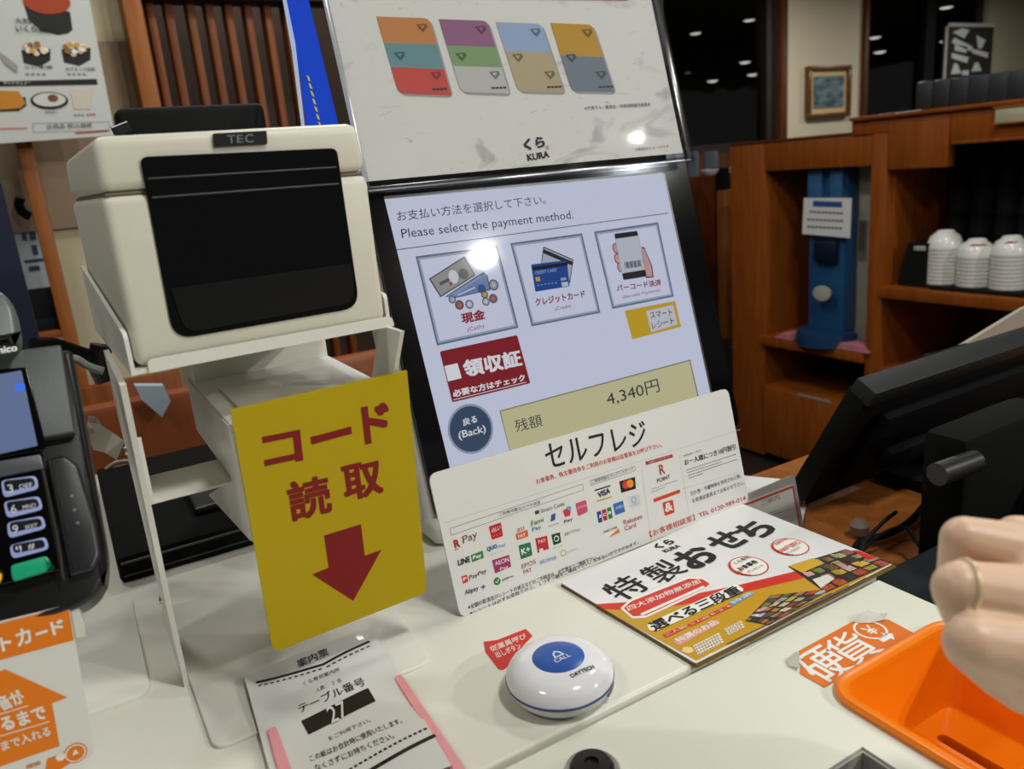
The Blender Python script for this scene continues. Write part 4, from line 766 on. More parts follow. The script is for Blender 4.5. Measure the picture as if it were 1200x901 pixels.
# ------------------------------------------------------------------ poster in a clear pocket hung on the screen top
Q0 = Pl((0, .567, 0), NT); FQ = frame_mat(Q0, (0, .567, 0)); a = Q0.at(432, 218.5); c2_ = Q0.at(805, 189.5)
va = (a-V((0, .567, 0))).dot(Q0.v); vb = (c2_-V((0, .567, 0))).dot(Q0.v); pa, pb = a.x, c2_.x
def wob(v, k=.0012): v.co += Q0.n*k*(math.sin(v.co.x*31+v.co.z*17)+math.sin(v.co.z*43)); return v
def sheet(x0, x1, v0, v1, off, th, nx=24, ny=16, fn=None):
    bm = B(); g_ = [[bm.verts.new(FQ @ V((x0+(x1-x0)*i/nx, v0+(v1-v0)*j/ny, off))) for j in range(ny+1)] for i in range(nx+1)]
    fs = [bm.faces.new((g_[i][j], g_[i+1][j], g_[i+1][j+1], g_[i][j+1])) for i in range(nx) for j in range(ny)]
    if th:
        r = bmesh.ops.extrude_face_region(bm, geom=fs)
        for v in r['geom']:
            if isinstance(v, bmesh.types.BMVert): v.co -= Q0.n*th
        bmesh.ops.recalc_face_normals(bm, faces=bm.faces)
    return bm
t = thing('promotion_poster', 'white grey-mottled landscape poster with a row of four coloured cards above the screen', 'poster', a)
v1 = va+.262
bm = sheet(pa-.004, pb-.004, va+.004, v1, .0012, .0005)
M_ = mat('poster_paper', (206, 206, 202), .55)
nt = M_.node_tree; bs = nt.nodes['Principled BSDF']; tc = nt.nodes.new('ShaderNodeTexCoord'); prev = None  # wrinkles of the clear pocket, painted as grey mottling in the paper colour
for sc_, st_, lo_, c_dark in ((14, (1, 1, 2.4), .60, (130, 128, 124)), (60, (1, 1, 4.0), .66, (110, 108, 106))):
    mp = nt.nodes.new('ShaderNodeMapping'); mp.inputs['Scale'].default_value = st_; nz = nt.nodes.new('ShaderNodeTexNoise'); nz.inputs['Scale'].default_value = sc_; nz.inputs['Detail'].default_value = 6; nz.inputs['Distortion'].default_value = 1.2
    rp = nt.nodes.new('ShaderNodeValToRGB'); rp.color_ramp.elements[0].position = lo_; rp.color_ramp.elements[0].color = (0, 0, 0, 1); rp.color_ramp.elements[1].position = lo_+.12; rp.color_ramp.elements[1].color = (.55, .55, .55, 1)
    mx = nt.nodes.new('ShaderNodeMix'); mx.data_type = 'RGBA'; nt.links.new(tc.outputs['Object'], mp.inputs[0]); nt.links.new(mp.outputs[0], nz.inputs['Vector']); nt.links.new(nz.outputs[0], rp.inputs[0]); nt.links.new(rp.outputs[0], mx.inputs[0])
    mx.inputs[6].default_value = lin((206, 206, 202)); mx.inputs[7].default_value = lin(c_dark)
    if prev: nt.links.new(prev.outputs[2], mx.inputs[6])
    prev = mx
nt.links.new(prev.outputs[2], bs.inputs['Base Color'])
obj('sheet', bm, M_, t)
pr = Print(Pl(Q0.p+Q0.n*.0014, Q0.n), t, .00012)
def card(q, bands, sh=True):
    pr.rq('printed_cards', ink(150, 150, 148), [(x+3, y+2.5) for x, y in q], .006, 1)
    f = lambda u_, v_: tuple(q[0][d]*(1-u_)*(1-v_)+q[1][d]*u_*(1-v_)+q[2][d]*u_*v_+q[3][d]*(1-u_)*v_ for d in (0, 1))
    for i, (v0_, v1_, c3) in enumerate(bands):
        P4 = [pr.pl.at(*f(*s_)) for s_ in ((0, v0_), (1, v0_), (1, v1_), (0, v1_))]; r4 = [0, .006 if i == 0 else 0, 0, .006 if i == len(bands)-1 else 0]
        pr.pts('printed_cards', ink(*c3), rounded(P4, r4), 2+i*.3)
    for u_, v_, c3 in ((.80, .12, tuple(int(x*.62) for x in bands[0][2])), (.80, .74, tuple(int(x*.62) for x in bands[-1][2])), (.22, .5, tuple(int(x*.6) for x in bands[len(bands)//2][2]))):
        cc = f(u_, v_); pr.poly('printed_emblems', ink(*c3), ((cc[0]-6, cc[1]-3), (cc[0]+5, cc[1]-4), (cc[0]+7, cc[1]), (cc[0]+2, cc[1]+6)), 5); pr.poly('printed_emblems', ink(*bands[0 if v_ < .3 else (-1 if v_ > .6 else len(bands)//2)][2]), ((cc[0]-3, cc[1]-1.5), (cc[0]+3, cc[1]-2), (cc[0]+1.5, cc[1]+2.6)), 6)
    cc = f(.66, .93); pr.dash('printed_emblems', ink(50, 46, 46), cc, (cc[0]+18, cc[1]-.6), 4, .0016, 6, .8)
card(((441, 19.5), (503, 21.5), (529, 112), (467, 109.5)), ((0, .34, (186, 120, 62)), (.34, .66, (96, 136, 142)), (.66, 1, (188, 66, 58))))
card(((514, 22.5), (571, 24.5), (597, 110), (540, 108)), ((0, .36, (136, 88, 124)), (.36, .64, (118, 148, 106)), (.64, 1, (178, 178, 176))))
card(((581, 26), (634, 28), (661, 108.5), (607, 107)), ((0, .42, (140, 162, 196)), (.42, 1, (168, 156, 122))))
card(((645, 27), (694, 29), (720, 108), (670, 107)), ((0, .48, (178, 136, 34)), (.48, 1, (104, 118, 132))))
BK = ink(26, 24, 26)
pr.poly('print', ink(186, 44, 50), ((590, -6), (734, -3), (736, .8), (590, -1)), 2)
pr.text(ink(64, 62, 62), '©芥見下々／集英社・呪術廻戦製作委員会', (685, 129.5), (762.5, 124.5), (684.5, 124.8), 0)
pr.text(BK, 'くら', (614.5, 177), (639, 172.5), (612.5, 163.5), .04); pr.text(BK, 'KURA', (618.5, 189), (644, 184.5), (617, 181), .03); pr.text(ink(180, 60, 60), '寿司', (639.5, 176), (643.5, 175.3), (638.8, 171), 0)
pr.text(ink(90, 88, 86), '※画像はイメージです', (745, 177), (784, 173), (744.5, 173.5), 0)
pr.fn = None; pr.done()
t = thing('poster_pocket', 'clear wrinkled plastic pocket around the poster above the screen', 'plastic pocket', a+V((0, -.002, 0)))
bm = sheet(pa, pb+.002, va-.002, v1+.004, .0034, 0, 40, 26)
for v in bm.verts: v.co += Q0.n*.0006*(math.sin(v.co.x*37+v.co.z*21)+math.sin(v.co.z*53-v.co.x*19))
obj('front_film', bm, CLR, t)
EDG = clear('pocket_edge', (.72, .74, .78), .08, .2)
for nm, a4 in (('edge_strip', (pb-.001, pb+.008, va-.004, v1+.004)), ('edge_strip', (pa-.004, pa, va-.004, v1+.004)), ('edge_strip', (pa-.004, pb+.008, va-.0065, va-.001))):
    bm = B(); box(bm, a4[0], a4[1], a4[2], a4[3], -.001, .004, .0006, FQ); obj(nm, bm, EDG, t)
t = thing('blue_card', 'bright blue printed card sticking out left behind the white poster', 'card', a+V((-.02, .01, .06)))
Bp = Pl((0, .574, 0), NT); bm = B(); slab(bm, [Bp.at(*p) for p in ((328, -20), (357, -20), (400, 160), (360, 160), (352, 90), (338, 20))], -NT*.001); obj('sheet', bm, mat('card_blue', (12, 66, 205), .6, spec=.1), t)
pr = Print(Pl((0, .5738, 0), NT), t, .00012); pr.poly('print', ink(170, 190, 226), ((328, -18), (332, -18), (346, 50), (357, 148), (353, 148), (342, 60))); 
for i in range(7): pr.poly('print', ink(196, 180, 60), ((359+i*2.2, 88+i*9), (362+i*2.2, 90+i*9), (364+i*2.2, 96+i*9), (361+i*2.2, 94+i*9)), 2)
pr.done()
# ================================================================== PRINTER ON ITS STAND
PY0 = math.radians(1.9); PM = Matrix.Translation((.097, .557, .283)) @ Matrix.Rotation(PY0, 4, 'Z')
hw, hd, hh = .0725, .0975, .0595
PF = Pl(PM @ V((0, -hd, 0)), PM.to_3x3() @ V((0, -1, 0)), PM.to_3x3() @ V((1, 0, 0)))
def pf(px, py): q = PM.inverted() @ PF.at(px, py); return q.x, q.z
t = thing('receipt_printer', 'cream receipt printer with a large black front window on a white stand', 'printer', PM @ V((0, 0, -hh)))
zs = pf(270, 208)[1]; zs = .031
bm = B(); box(bm, -hw, hw, -hd, hd, -hh, zs-.0004, .0055, PM, 4); obj('body', bm, PRN, t)
bm = B(); box(bm, -hw+.0005, hw-.0005, -hd+.0004, hd, zs+.0004, hh, .006, PM, 4)
for v in bm.verts:
    q = PM.inverted() @ v.co
    if q.z > hh-.012: q.x *= 1-.02*(q.z-hh+.012)/.012; q.y = max(q.y, -hd+.001)
    v.co = PM @ q
obj('lid', bm, PRN, t)
bm = B(); box(bm, -hw+.003, hw-.003, -hd+.002, hd-.002, zs-.0006, zs+.0006, 0, PM); obj('seam', bm, mat('seam_brown', (120, 108, 88), .6), t)
wq = [pf(*p) for p in ((163.5, 184), (394, 173.5), (421, 360), (203, 398))]
def win(q, rs, off, th): bm = B(); return slab(bm, rounded([PM @ V((x, -hd-off, z)) for x, z in q], rs, 6), PM.to_3x3() @ V((0, th, 0)))
obj('window', win(wq, [.004, .004, .011, .011], .0009, .003), mat('window_black', (5, 6, 7), .12, spec=.45), t)
L_ = lambda u_, v_: (wq[0][0]*(1-u_)*(1-v_)+wq[1][0]*u_*(1-v_)+wq[2][0]*u_*v_+wq[3][0]*(1-u_)*v_, wq[0][1]*(1-u_)*(1-v_)+wq[1][1]*u_*(1-v_)+wq[2][1]*u_*v_+wq[3][1]*(1-u_)*v_)
for v0_, th_ in ((.115, .0012), (.215, .0014)):
    a0, a1 = L_(.02, v0_), L_(.98, v0_); bm = B(); tube(bm, [PM @ V((a0[0], -hd-.0012, a0[1])), PM @ V((a1[0], -hd-.0012, a1[1]))], th_/2, 8, False); obj('window_rib', bm, mat('rib_black', (12, 12, 13), .45), t)
a0, a1 = L_(.01, .70), L_(.99, .80); a0 = L_(.03, .72); a1 = L_(.97, .72); bm = B(); slab(bm, rounded([PM @ V((x, -hd-.0010, z)) for x, z in (L_(.03, .71), L_(.985, .71), L_(.97, .96), L_(.06, .97))], [.001, .001, .008, .008]), PM.to_3x3() @ V((0, -.0012, 0))); obj('paper_door_lip', bm, mat('lip_black', (9, 9, 10), .28), t)
bq = [pf(*p) for p in ((249.5, 156.5), (312, 153.3), (313, 169), (251, 172.5))]; obj('badge', win(bq, .0006, .0008, .002), mat('badge_black', (24, 26, 28), .3), t)
pr = Print(Pl(PM @ V((0, -hd-.0009, 0)), PF.n, PF.u), t, .0001); pr.text(ink(106, 112, 116), 'T', (266.5, 168), (276, 167.5), (266, 158.3), .02); pr.text(ink(106, 112, 116), 'E', (277.5, 167.6), (285, 167.2), (277, 158), .02); pr.text(ink(106, 112, 116), 'C', (287, 167.5), (297, 167), (286.5, 157.3), .02); pr.done()
# stand
t = thing('printer_stand', 'white sheet metal stand carrying the receipt printer above the counter', 'stand', (.09, .52, .0018))
st = .0022; zb = .283-hh-.0022
bm = B(); box(bm, -hw-.003, hw+.003, -hd-.003, hd, -hh-.0024, -hh-.0002, 0, PM); obj('tray_floor', bm, STEEL, t)
fz = lambda px, py: (PM.inverted() @ hit(px, py, PM @ V((0, -hd-.004, 0)), PF.n))
lip = [PM @ V((-hw+.005, -hd-.0045, -hh-.0024)), PM @ V((hw+.002, -hd-.0045, -hh-.0024)), PM @ V((hw+.002, -hd-.0045, -hh+.0038)), PM @ V((-hw+.005, -hd-.0045, -hh+.0045))]
bm = B(); slab(bm, rounded(lip, [0, 0, .003, .003]), PM.to_3x3() @ V((0, .0022, 0))); obj('front_lip', bm, STEEL, t)
def side(sx, pts, nm='side_plate'):
    bm = B(); slab(bm, rounded([PM @ V((sx, y, z)) for y, z in pts], [0, 0, .004, 0][:len(pts)] if len(pts) == 4 else 0), PM.to_3x3() @ V((st if sx > 0 else -st, 0, 0))); obj(nm, bm, STEEL, t)
side(-hw-.0015, ((hd, -hh-.0024), (-hd-.004, -hh-.0024), (-hd-.004, -hh+.020), (hd, -hh+.045)))
side(hw+.0015, ((hd, -hh-.0024), (-hd+.004, -hh-.0024), (-hd+.004, -hh+.017), (hd, -hh+.030)))
xl = .0175
def xs(px, py, x): q = X(px, py, x); return (q.y, q.z)
ft = xs(137, 430, xl); fb = (.517, .0018); mf = xs(160, 514, xl)
bm = B(); slab(bm, [V((xl, y, z)) for y, z in ((.505, .0018), (.500, .06), (.452, .2175), (.60, .2175), (.575, .12), (.575, .0018))], (.0032, 0, 0)); obj('leg', bm, STEEL, t)
xr2 = .170; bm = B(); slab(bm, [V((xr2, y, z)) for y, z in (fb, (.520, .10), (ft[0], zb), (ft[0]+.035, zb), (.552, .10), (.549, .0018))], (.0028, 0, 0)); obj('leg', bm, STEEL, t)
for z in (.16, .055): bm = B(); c_ = V((xl-.001, .530, z)); tube(bm, [c_, c_-V((.0015, 0, 0))], .0028, 12, False); obj('bolt', bm, CHR, t)
# scanner shelf with its upturned left lip
q1 = X(185, 592, xl+.006); q2 = X(160, 514, xl+.003)
shz = X(192, 588, .028).z; shy = X(192, 588, .028).y
bm = B(); box(bm, xl+.0032, .172, shy, shy+.05, shz, shz+.002, .0006); obj('shelf', bm, STEEL, t)
bm = B(); slab(bm, rounded([V((xl+.0034, y, z)) for y, z in ((shy, shz), (shy+.05, shz), (shy+.05, shz+.012), (q2.y+.004, q2.z))], [.003, 0, 0, .003]), (.0022, 0, 0)); obj('shelf_lip', bm, STEEL, t)
BX0, BX1, BY0, BY1 = .158, .022, .4275, .62
bm = pad(B(), [q+V((0, 0, .0024)) for q in rounded([V((BX1-.002, BY1, .0018)), V((BX1, BY0, .0018)), V((.161, BY0, .0018)), V((.172, BY1, .0018))], [0, .010, .010, 0])], (0, 0, 1), .0024, .0012); obj('base_plate', bm, STEEL, t)
# scanner box
xb = .0675; tl = X(226, 452, xb); tf = X(269, 500, xb); bf = X(298, 642, xb); bb = X(243, 580, xb)
t = thing('code_scanner', 'white box shaped code scanner hanging under the printer behind the yellow card', 'scanner', (.115, .5, shz))
zt_, zbm = tf.z, min(bf.z, bb.z)
bm = B(); slab(bm, [V((xb, .4545, zt_-.004)), V((xb, .4585, zt_)), V((xb, .61, zt_)), V((xb, .61, shz+.003)), V((xb, shy+.002, shz+.003)), V((xb, bb.y, bb.z)), V((xb, .4545, bf.z))], (.102, 0, 0)); bmesh.ops.bevel(bm, geom=[e for e in bm.edges], offset=.0012, segments=2, affect='EDGES'); obj('housing', bm, WPL, t)
bm = B(); box(bm, xb+.012, xb+.09, .462, .55, zt_, zt_+.0015, .0006); obj('top_cover', bm, STEEL, t)
bm = B(); box(bm, xb+.002, xb+.10, .585, .608, zt_-.001, .2205, .001); obj('mounting_bracket', bm, STEEL, t)
# ------------------------------------------------------------------ yellow card
YP = Pl((0, .4525, 0), (0, -1, 0)); t = thing('scan_here_card', 'yellow card with dark red characters and a down arrow under the printer', 'sign', YP.at(400, 700))
bm = B(); slab(bm, rounded([YP.at(*p) for p in ((270, 480), (477, 434), (500.5, 694), (320, 765))], [.0002, .0002, .005, .006]), (0, .0012, 0)); obj('card', bm, mat('card_yellow', (178, 154, 6), .45, spec=.25), t)
pr = Print(YP, t, .0001); DR = ink(124, 20, 20)
pr.text(DR, 'コ', (310.5, 549), (355.5, 539), (306, 512), .03); pr.text(DR, 'ー', (365, 521), (412.5, 508), (363.5, 512), .035); pr.text(DR, 'ド', (427.5, 521), (459, 513.5), (422.5, 477), .03)
pr.text(DR, '読', (341, 612.5), (390, 600), (334.5, 566), .024); pr.text(DR, '取', (404.5, 589), (450, 577), (398.5, 547), .026)
pr.poly('arrow', DR, ((379.5, 627.5), (423, 614), (427.5, 651), (447, 644), (414, 704), (365.5, 673), (385, 665))); pr.done()
# black unit behind the stand, counter display behind the printer
bm = B(); box(bm, -.005, .30, .69, .96, .0018, .026, .004); t = thing('black_power_box', 'flat black box on the counter behind the printer stand', 'box', (.14, .8, .0018)); obj('housing', bm, mat('soft_black', (7, 7, 8), .75, spec=.12), t)
bm = B(); box(bm, -.002, .297, .6885, .691, .008, .0095, .0003); box(bm, -.002, .297, .6875, .6905, .0195, .0215, .0006); obj('front_groove', bm, mat('groove_grey', (44, 44, 44), .4), t)
q0, q1 = Y(134, 128, .72), Y(310, 122, .72); t = thing('black_display', 'black flat display showing its top edge behind the printer', 'display', ((q0.x+q1.x)/2, .73, .0255))
bm = B(); box(bm, q0.x, q1.x, .72, .745, .20, q0.z+.001, .006, None, 3); obj('panel', bm, BLKM, t)
bm = B(); c_ = (q0.x+q1.x)/2; box(bm, c_-.03, c_+.03, .745, .765, .03, .26, .004); box(bm, c_-.06, c_+.06, .735, .83, .0262, .034, .003); obj('stand', bm, BLK, t)
q = Y(133, 151, .715); bm = B(); tube(bm, [q+V((0, 0, -.004)), q+V((.012, 0, 0))], .006, 12, False); obj('hinge', bm, BLK, t)
# ------------------------------------------------------------------ receipt slip in a clear holder with pink edges
RZ_ = .0052
def bend(v):
    v = v.copy(); s = (v.x-.11)/.05; v.z += .0014*(1+math.sin((v.y-.3)*46)) + .001*(1+math.sin(v.x*70)); return v
RP = Pl((0, 0, RZ_), (0, 0, 1))
t = thing('table_slip', 'white printed table number slip with a black bar lying before the printer', 'receipt', RP.at(400, 850))
def gridsheet(q, nx, ny, z, th, fn=None):
    bm = B(); P4 = [G(*p, z) for p in q]; f = lambda u_, v_: P4[0]*(1-u_)*(1-v_)+P4[1]*u_*(1-v_)+P4[2]*u_*v_+P4[3]*(1-u_)*v_
    g_ = [[bm.verts.new(f(i/nx, j/ny)) for j in range(ny+1)] for i in range(nx+1)]
    fs = [bm.faces.new((g_[i][j], g_[i][j+1], g_[i+1][j+1], g_[i+1][j])) for i in range(nx) for j in range(ny)]
    if th:
        r = bmesh.ops.extrude_face_region(bm, geom=fs)
        for v in r['geom']:
            if isinstance(v, bmesh.types.BMVert): v.co.z += th
        bmesh.ops.recalc_face_normals(bm, faces=bm.faces)
    if fn:
        for v in bm.verts: v.co = fn(v.co)
    return bm
SLQ = ((287, 797), (437, 741), (530, 905), (338, 985))
obj('paper', gridsheet(SLQ, 20, 24, RZ_-.0003, .0002, bend), mat('thermal_paper', (216, 216, 212), .4), t)
pr = Print(RP, t, .0001, bend); BK = ink(22, 20, 22)
pr.text(BK, '案内票', (351, 788.5), (387.5, 775), (348, 779), .01)
def seg(part, mt, pts, w_, lay=1):
    for a, c3 in zip(pts, pts[1:]): 
        n_ = 6
        for k in range(n_): pr.line(part, mt, (a[0]+(c3[0]-a[0])*k/n_, a[1]+(c3[1]-a[1])*k/n_), (a[0]+(c3[0]-a[0])*(k+1)/n_, a[1]+(c3[1]-a[1])*(k+1)/n_), w_, lay)
seg('bars', BK, ((301, 804.5), (380, 785), (434, 757.5)), .0024)
pr.dash('bars', BK, (303.5, 808.5), (381, 789), 11, .0014); pr.dash('bars', BK, (384, 788), (437, 761.5), 8, .0014)
pr.text(BK, 'くら寿司案内所', (357, 808), (400, 792.5), (355.5, 803.5)); pr.text(BK, '人数： ２ 名', (371, 815.5), (401, 804), (370, 811)); pr.text(BK, 'テーブル番号', (352, 837.5), (430, 807), (348, 828), .012)
P0, P1, P2, P3 = (353, 845.5), (432, 810), (441, 825), (361.5, 861)
for k in range(8): u0, u1 = k/8, (k+1)/8; f = lambda a, c3, u_: (a[0]+(c3[0]-a[0])*u_, a[1]+(c3[1]-a[1])*u_); pr.poly('bars', BK, (f(P0, P1, u0), f(P0, P1, u1), f(P3, P2, u1), f(P3, P2, u0)), 1)
pr.text(ink(222, 222, 218), '27', (389, 850.5), (410, 842), (382, 833), .004, 9)
pr.text(BK, 'をご利用下さい。', (385.5, 869.5), (435.5, 849), (384, 864.5)); pr.text(BK, 'この紙はお会計時に使用いたします。', (364.5, 894), (473, 852), (361.5, 886.5), .008); pr.text(BK, 'なくさずにお持ちください。', (371, 906), (464, 871), (368, 898), .008)
pr.dash('bars', BK, (410, 906), (503, 857.5), 16, .0018); seg('bars', BK, ((420, 917), (511, 867.5)), .0030)
pr.done()
t = thing('slip_holder', 'clear plastic slip holder with pink side edges on the stand base', 'slip holder', RP.at(420, 880))
bm = gridsheet(((284, 795), (439, 738), (560, 915), (340, 1000)), 24, 24, RZ_+.0020, 0, bend); obj('cover_film', bm, clear('slip_film', (.99, .99, .99), .03, .06), t)
PNK = mat('pink_edge', (236, 160, 166), .35, spec=.4)
for q in (((312.5, 858), (323.5, 853), (350, 925), (332, 930)), ((461, 797), (470, 792), (556, 918), (541, 923))):
    bm = B(); P4 = [G(*p, RZ_) for p in q]; slab(bm, rounded(P4, [.002, .002, 0, 0]), (0, 0, .0022)); bmesh.ops.bevel(bm, geom=[e for e in bm.edges if all(v.co.z > RZ_+.001 for v in e.verts)], offset=.0007, segments=2, affect='EDGES'); obj('pink_edge_strip', bm, PNK, t)
# ================================================================== CARD TERMINAL AT THE LEFT
def plate(px0, z0, th, bev=.0008): pass
t = thing('terminal_stand', 'white stand with rounded base plate beside the card terminal', 'stand', (-.06, .56, .0018))
bm = pad(B(), [q+V((0, 0, .003)) for q in rounded([V((.000, .66, .0018)), V((-.16, .66, .0018)), V((-.16, .5105, .0018)), V((-.0015, .5105, .0018))], [.01, .01, .01, .012])], (0, 0, 1), .003, .0012); obj('base_plate', bm, STEEL, t)
bm = B(); tube(bm, [(-.075, .60, .0048), (-.075, .59, .12), (-.08, .545, .165)], .011, 16); obj('pole', bm, BLK, t)
bm = B(); q = G(95, 706, .0048); box(bm, q.x-.06, G(120, 706, .0048).x, q.y, q.y+.05, .0049, .0075, .001); obj('foot_block', bm, WPL, t)
TT = math.radians(33); TN = V((0, -math.cos(TT), math.sin(TT))); T0 = Pl((0, .425, .17), TN); FT = frame_mat(T0, (0, .425, .17))
def tp(px, py, off=0): q = FT.inverted() @ T0.at(px, py, 0); return q.x, q.y
t = thing('card_terminal', 'black handheld card terminal with number keys and green key at the left edge', 'card terminal', T0.at(40, 560)-V((0, -.04, .03)))
def tpoly(px, rs, z0, z1, mt, nm, root, bev=.0008, label=None):
    bm = pad(B(), rounded([FT @ V((*tp(*p), z1)) for p in px], rs), TN, z1-z0, max(bev, .00005))
    return obj(nm, bm, mt, root, label=label)
tpoly(((-75, 425), (83, 404), (127, 655), (118, 700), (60, 722), (-60, 740)), [.004, .003, .010, .012, .008, .008], -.030, -.004, BLK, 'body', t, .003)
tpoly(((-75, 425), (72, 405), (88, 508), (-60, 535)), [.002, .002, .001, .001], -.004, .002, DKG, 'head_cover', t, .001)
tpoly(((54, 538), (76, 533), (92, 545), (112, 612), (118, 650), (110, 668), (82, 676)), .002, -.004, .0015, mat('side_ridge_black', (28, 29, 31), .35), 'side_ridge', t, .002)
tpoly(((-60, 440), (32, 432), (56, 528), (-50, 548)), .002, .002, .0026, BLKG, 'display_frame', t, .0004)
o = tpoly(((-60, 452), (26, 436.5), (45, 524), (-50, 545)), .0006, .0026, .0030, mat('small_screen', (120, 140, 184), .12, emit=.55), 'display', t, 0)
bm = B(); q = FT @ V((*tp(24.5, 456.5), .0032)); lathe(bm, [(0, 0), (.0024, 0)], (0, 0, 0), 10)
for v in bm.verts: v.co = FT @ (V((*tp(24.5, 456.5), .0032))+v.co)
obj('screen_icon', bm, mat('icon_blue', (60, 110, 240), .3, emit=.9), t)
tpoly(((-75, 555), (48, 534), (52, 550), (-70, 575)), .001, .0, .003, mat('silver_trim', (110, 112, 118), .3, metal=.6), 'trim_bar', t, .0004)
tpoly(((-70, 575), (48, 548), (70, 668), (-55, 700)), .001, -.004, .0012, BLKG, 'keypad_panel', t, .0005)
bm = B(); tube(bm, [FT @ V((*tp(*p), .0016)) for p in ((46, 536), (52, 560), (66, 625), (74, 680))], .0007, 6); obj('silver_line', bm, CHR, t)
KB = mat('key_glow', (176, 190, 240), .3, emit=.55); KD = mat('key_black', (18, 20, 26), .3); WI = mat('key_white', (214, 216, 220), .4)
keys = [((2, 564.5), (43, 558.5), (46, 573.5), (5, 584), '3', 'DEF'), ((5, 589.5), (47, 582.5), (51, 597.5), (9, 608), '6', 'MNO'), ((9, 613.5), (51, 605.5), (54.5, 619.5), (11, 631.5), '9', 'WXY'), ((12, 640), (54.5, 630), (58, 644), (15, 655.5), '.,', '#')]
pr = Print(Pl(FT @ V((0, 0, .0036)), TN), t, .0001)
for k_ in keys:
    q = k_[:4]; o = tpoly(q, .0022, .0012, .0030, KB, 'key', t, .0006)
    cx = sum(p[0] for p in q)/4; cy = sum(p[1] for p in q)/4; qi = [(cx+(p[0]-cx)*.86, cy+(p[1]-cy)*.66-.8) for p in q]
    bm = B(); pts = [FT @ V((*tp(*p), .0034)) for p in qi]; slab(bm, rounded(pts, .0018), -TN*.0006); obj('key_cap', bm, KD, o)
    q0 = q[0]; dx, dy = (q[1][0]-q[0][0])/42, (q[1][1]-q[0][1])/42
    f = lambda x, y: (q[3][0]+x+.12*(-y), q[3][1]+x*(-.20)-y)
    pr.text(WI, k_[4], f(5, 5.5), f(11.5, 5.5), f(5, 14.5), 0, 2); pr.text(WI, k_[5], f(19, 7), f(34 if k_[5] != '#' else 27, 7), f(19, 12 if k_[5] != '#' else 14), 0, 2)
for y_ in (566, 592, 616, 642): tpoly(((-46, y_+8), (-5, y_), (-2, y_+15), (-43, y_+25)), .0022, .0012, .0030, KB, 'key', t, .0006)
pr.done()
tpoly(((13, 664), (56, 652), (63, 667.5), (58, 670), (16, 683)), .002, .0012, .0036, mat('key_green', (24, 160, 116), .35), 'enter_key', t, .0008, 'green key')
tpoly(((-35, 676), (-1, 668), (4, 672), (2, 684), (-30, 696)), .002, .0012, .0036, mat('key_yellow', (220, 180, 30), .35), 'clear_key', t, .0008, 'yellow key')
for px, py in ((84.5, 582), (87.5, 598.5), (91.5, 613.5)):
    bm = B(); c3 = FT @ V((*tp(px, py), .0020)); lathe(bm, [(.0009, 0), (.0007, .0004), (0, .0005)], (0, 0, 0), 10)
    for v in bm.verts: v.co = FT @ (V((*tp(px, py), .0014))+v.co)
    obj('status_dot', bm, mat('dot_grey', (110, 112, 116), .4), t)
tpoly(((-70, 345), (8, 354), (22, 372), (28, 405), (24, 415), (-60, 428)), [.002, .004, .004, .004, .004, .002], .002, .014, mat('lid_grey', (92, 98, 96), .35), 'printer_lid', t, .003)
pr = Print(Pl(FT @ V((0, 0, .0142)), TN), t, .0002); pr.text(ink(226, 228, 226), 'ingenico', (-24, 421.5), (21, 414), (-25, 411), .03, 2); pr.done()
bm = B(); tube(bm, [T0.at(*p, -.02) for p in ((60, 402), (84, 403), (100, 412), (118, 418))], .0022, 8); obj('rear_cable_clip', bm, mat('clip_grey', (130, 132, 130), .4), t)
# black hose to the printer and its plug
bm = B(); tube(bm, [Y(40, 404, .56), Y(62, 404, .57), Y(88, 412, .575), Y(108, 419, .58), Y(122, 428, .585)], .0046, 12); tag(obj('black_cable', bm, BLKM, loc=Y(88, 412, .575)), 'thick black cable from the card terminal to the printer stand', 'cable')
bm = B(); a = Y(119, 404, .582); c3 = Y(124, 446, .582); tube(bm, [a, (a+c3)/2+V((-.003, 0, 0)), c3], .0068, 14); tag(obj('cable_plug', bm, BLK, loc=(a+c3)/2), 'black oval plug at the edge of the printer stand', 'plug')
# translucent tape curl
t = thing('tape_strip', 'curled translucent tape strip hanging left of the stand leg', 'tape', Y(125, 520, .60))
bm = B(); P_ = [((104, 487), (101, 503)), ((113, 489), (108, 497)), ((119, 499), (111, 508)), ((112, 505), (104, 500)), ((103, 494), (106, 520)), ((118, 498), (109, 527)), ((134, 508), (122, 530)), ((146, 517), (137, 539))]
vs_ = [(bm.verts.new(Y(*a_, .60+.004*math.sin(i))), bm.verts.new(Y(*b_, .60+.006*math.cos(i)))) for i, (a_, b_) in enumerate(P_)]
for a_, b_ in zip(vs_, vs_[1:]): bm.faces.new((a_[0], b_[0], b_[1], a_[1]))
r = bmesh.ops.extrude_face_region(bm, geom=bm.faces[:]); [setattr(v, 'co', v.co+V((0, .0006, 0))) for v in r['geom'] if isinstance(v, bmesh.types.BMVert)]
obj('strip', bm, mat('translucent_tape', (196, 190, 178), .35, alpha=.8), t)
t = thing('clear_roll', 'small coiled clear plastic tube behind the stand leg', 'plastic tube', Y(140, 555, .95))
for k in range(3):
    bm = B(); tube(bm, [Y(124, 560-k*5, .95), Y(136, 552-k*5, .95), Y(152, 549-k*4.5, .95)], .0022, 8); obj('coil', bm, mat('clear_coil', (190, 170, 150), .25, alpha=.85), t)
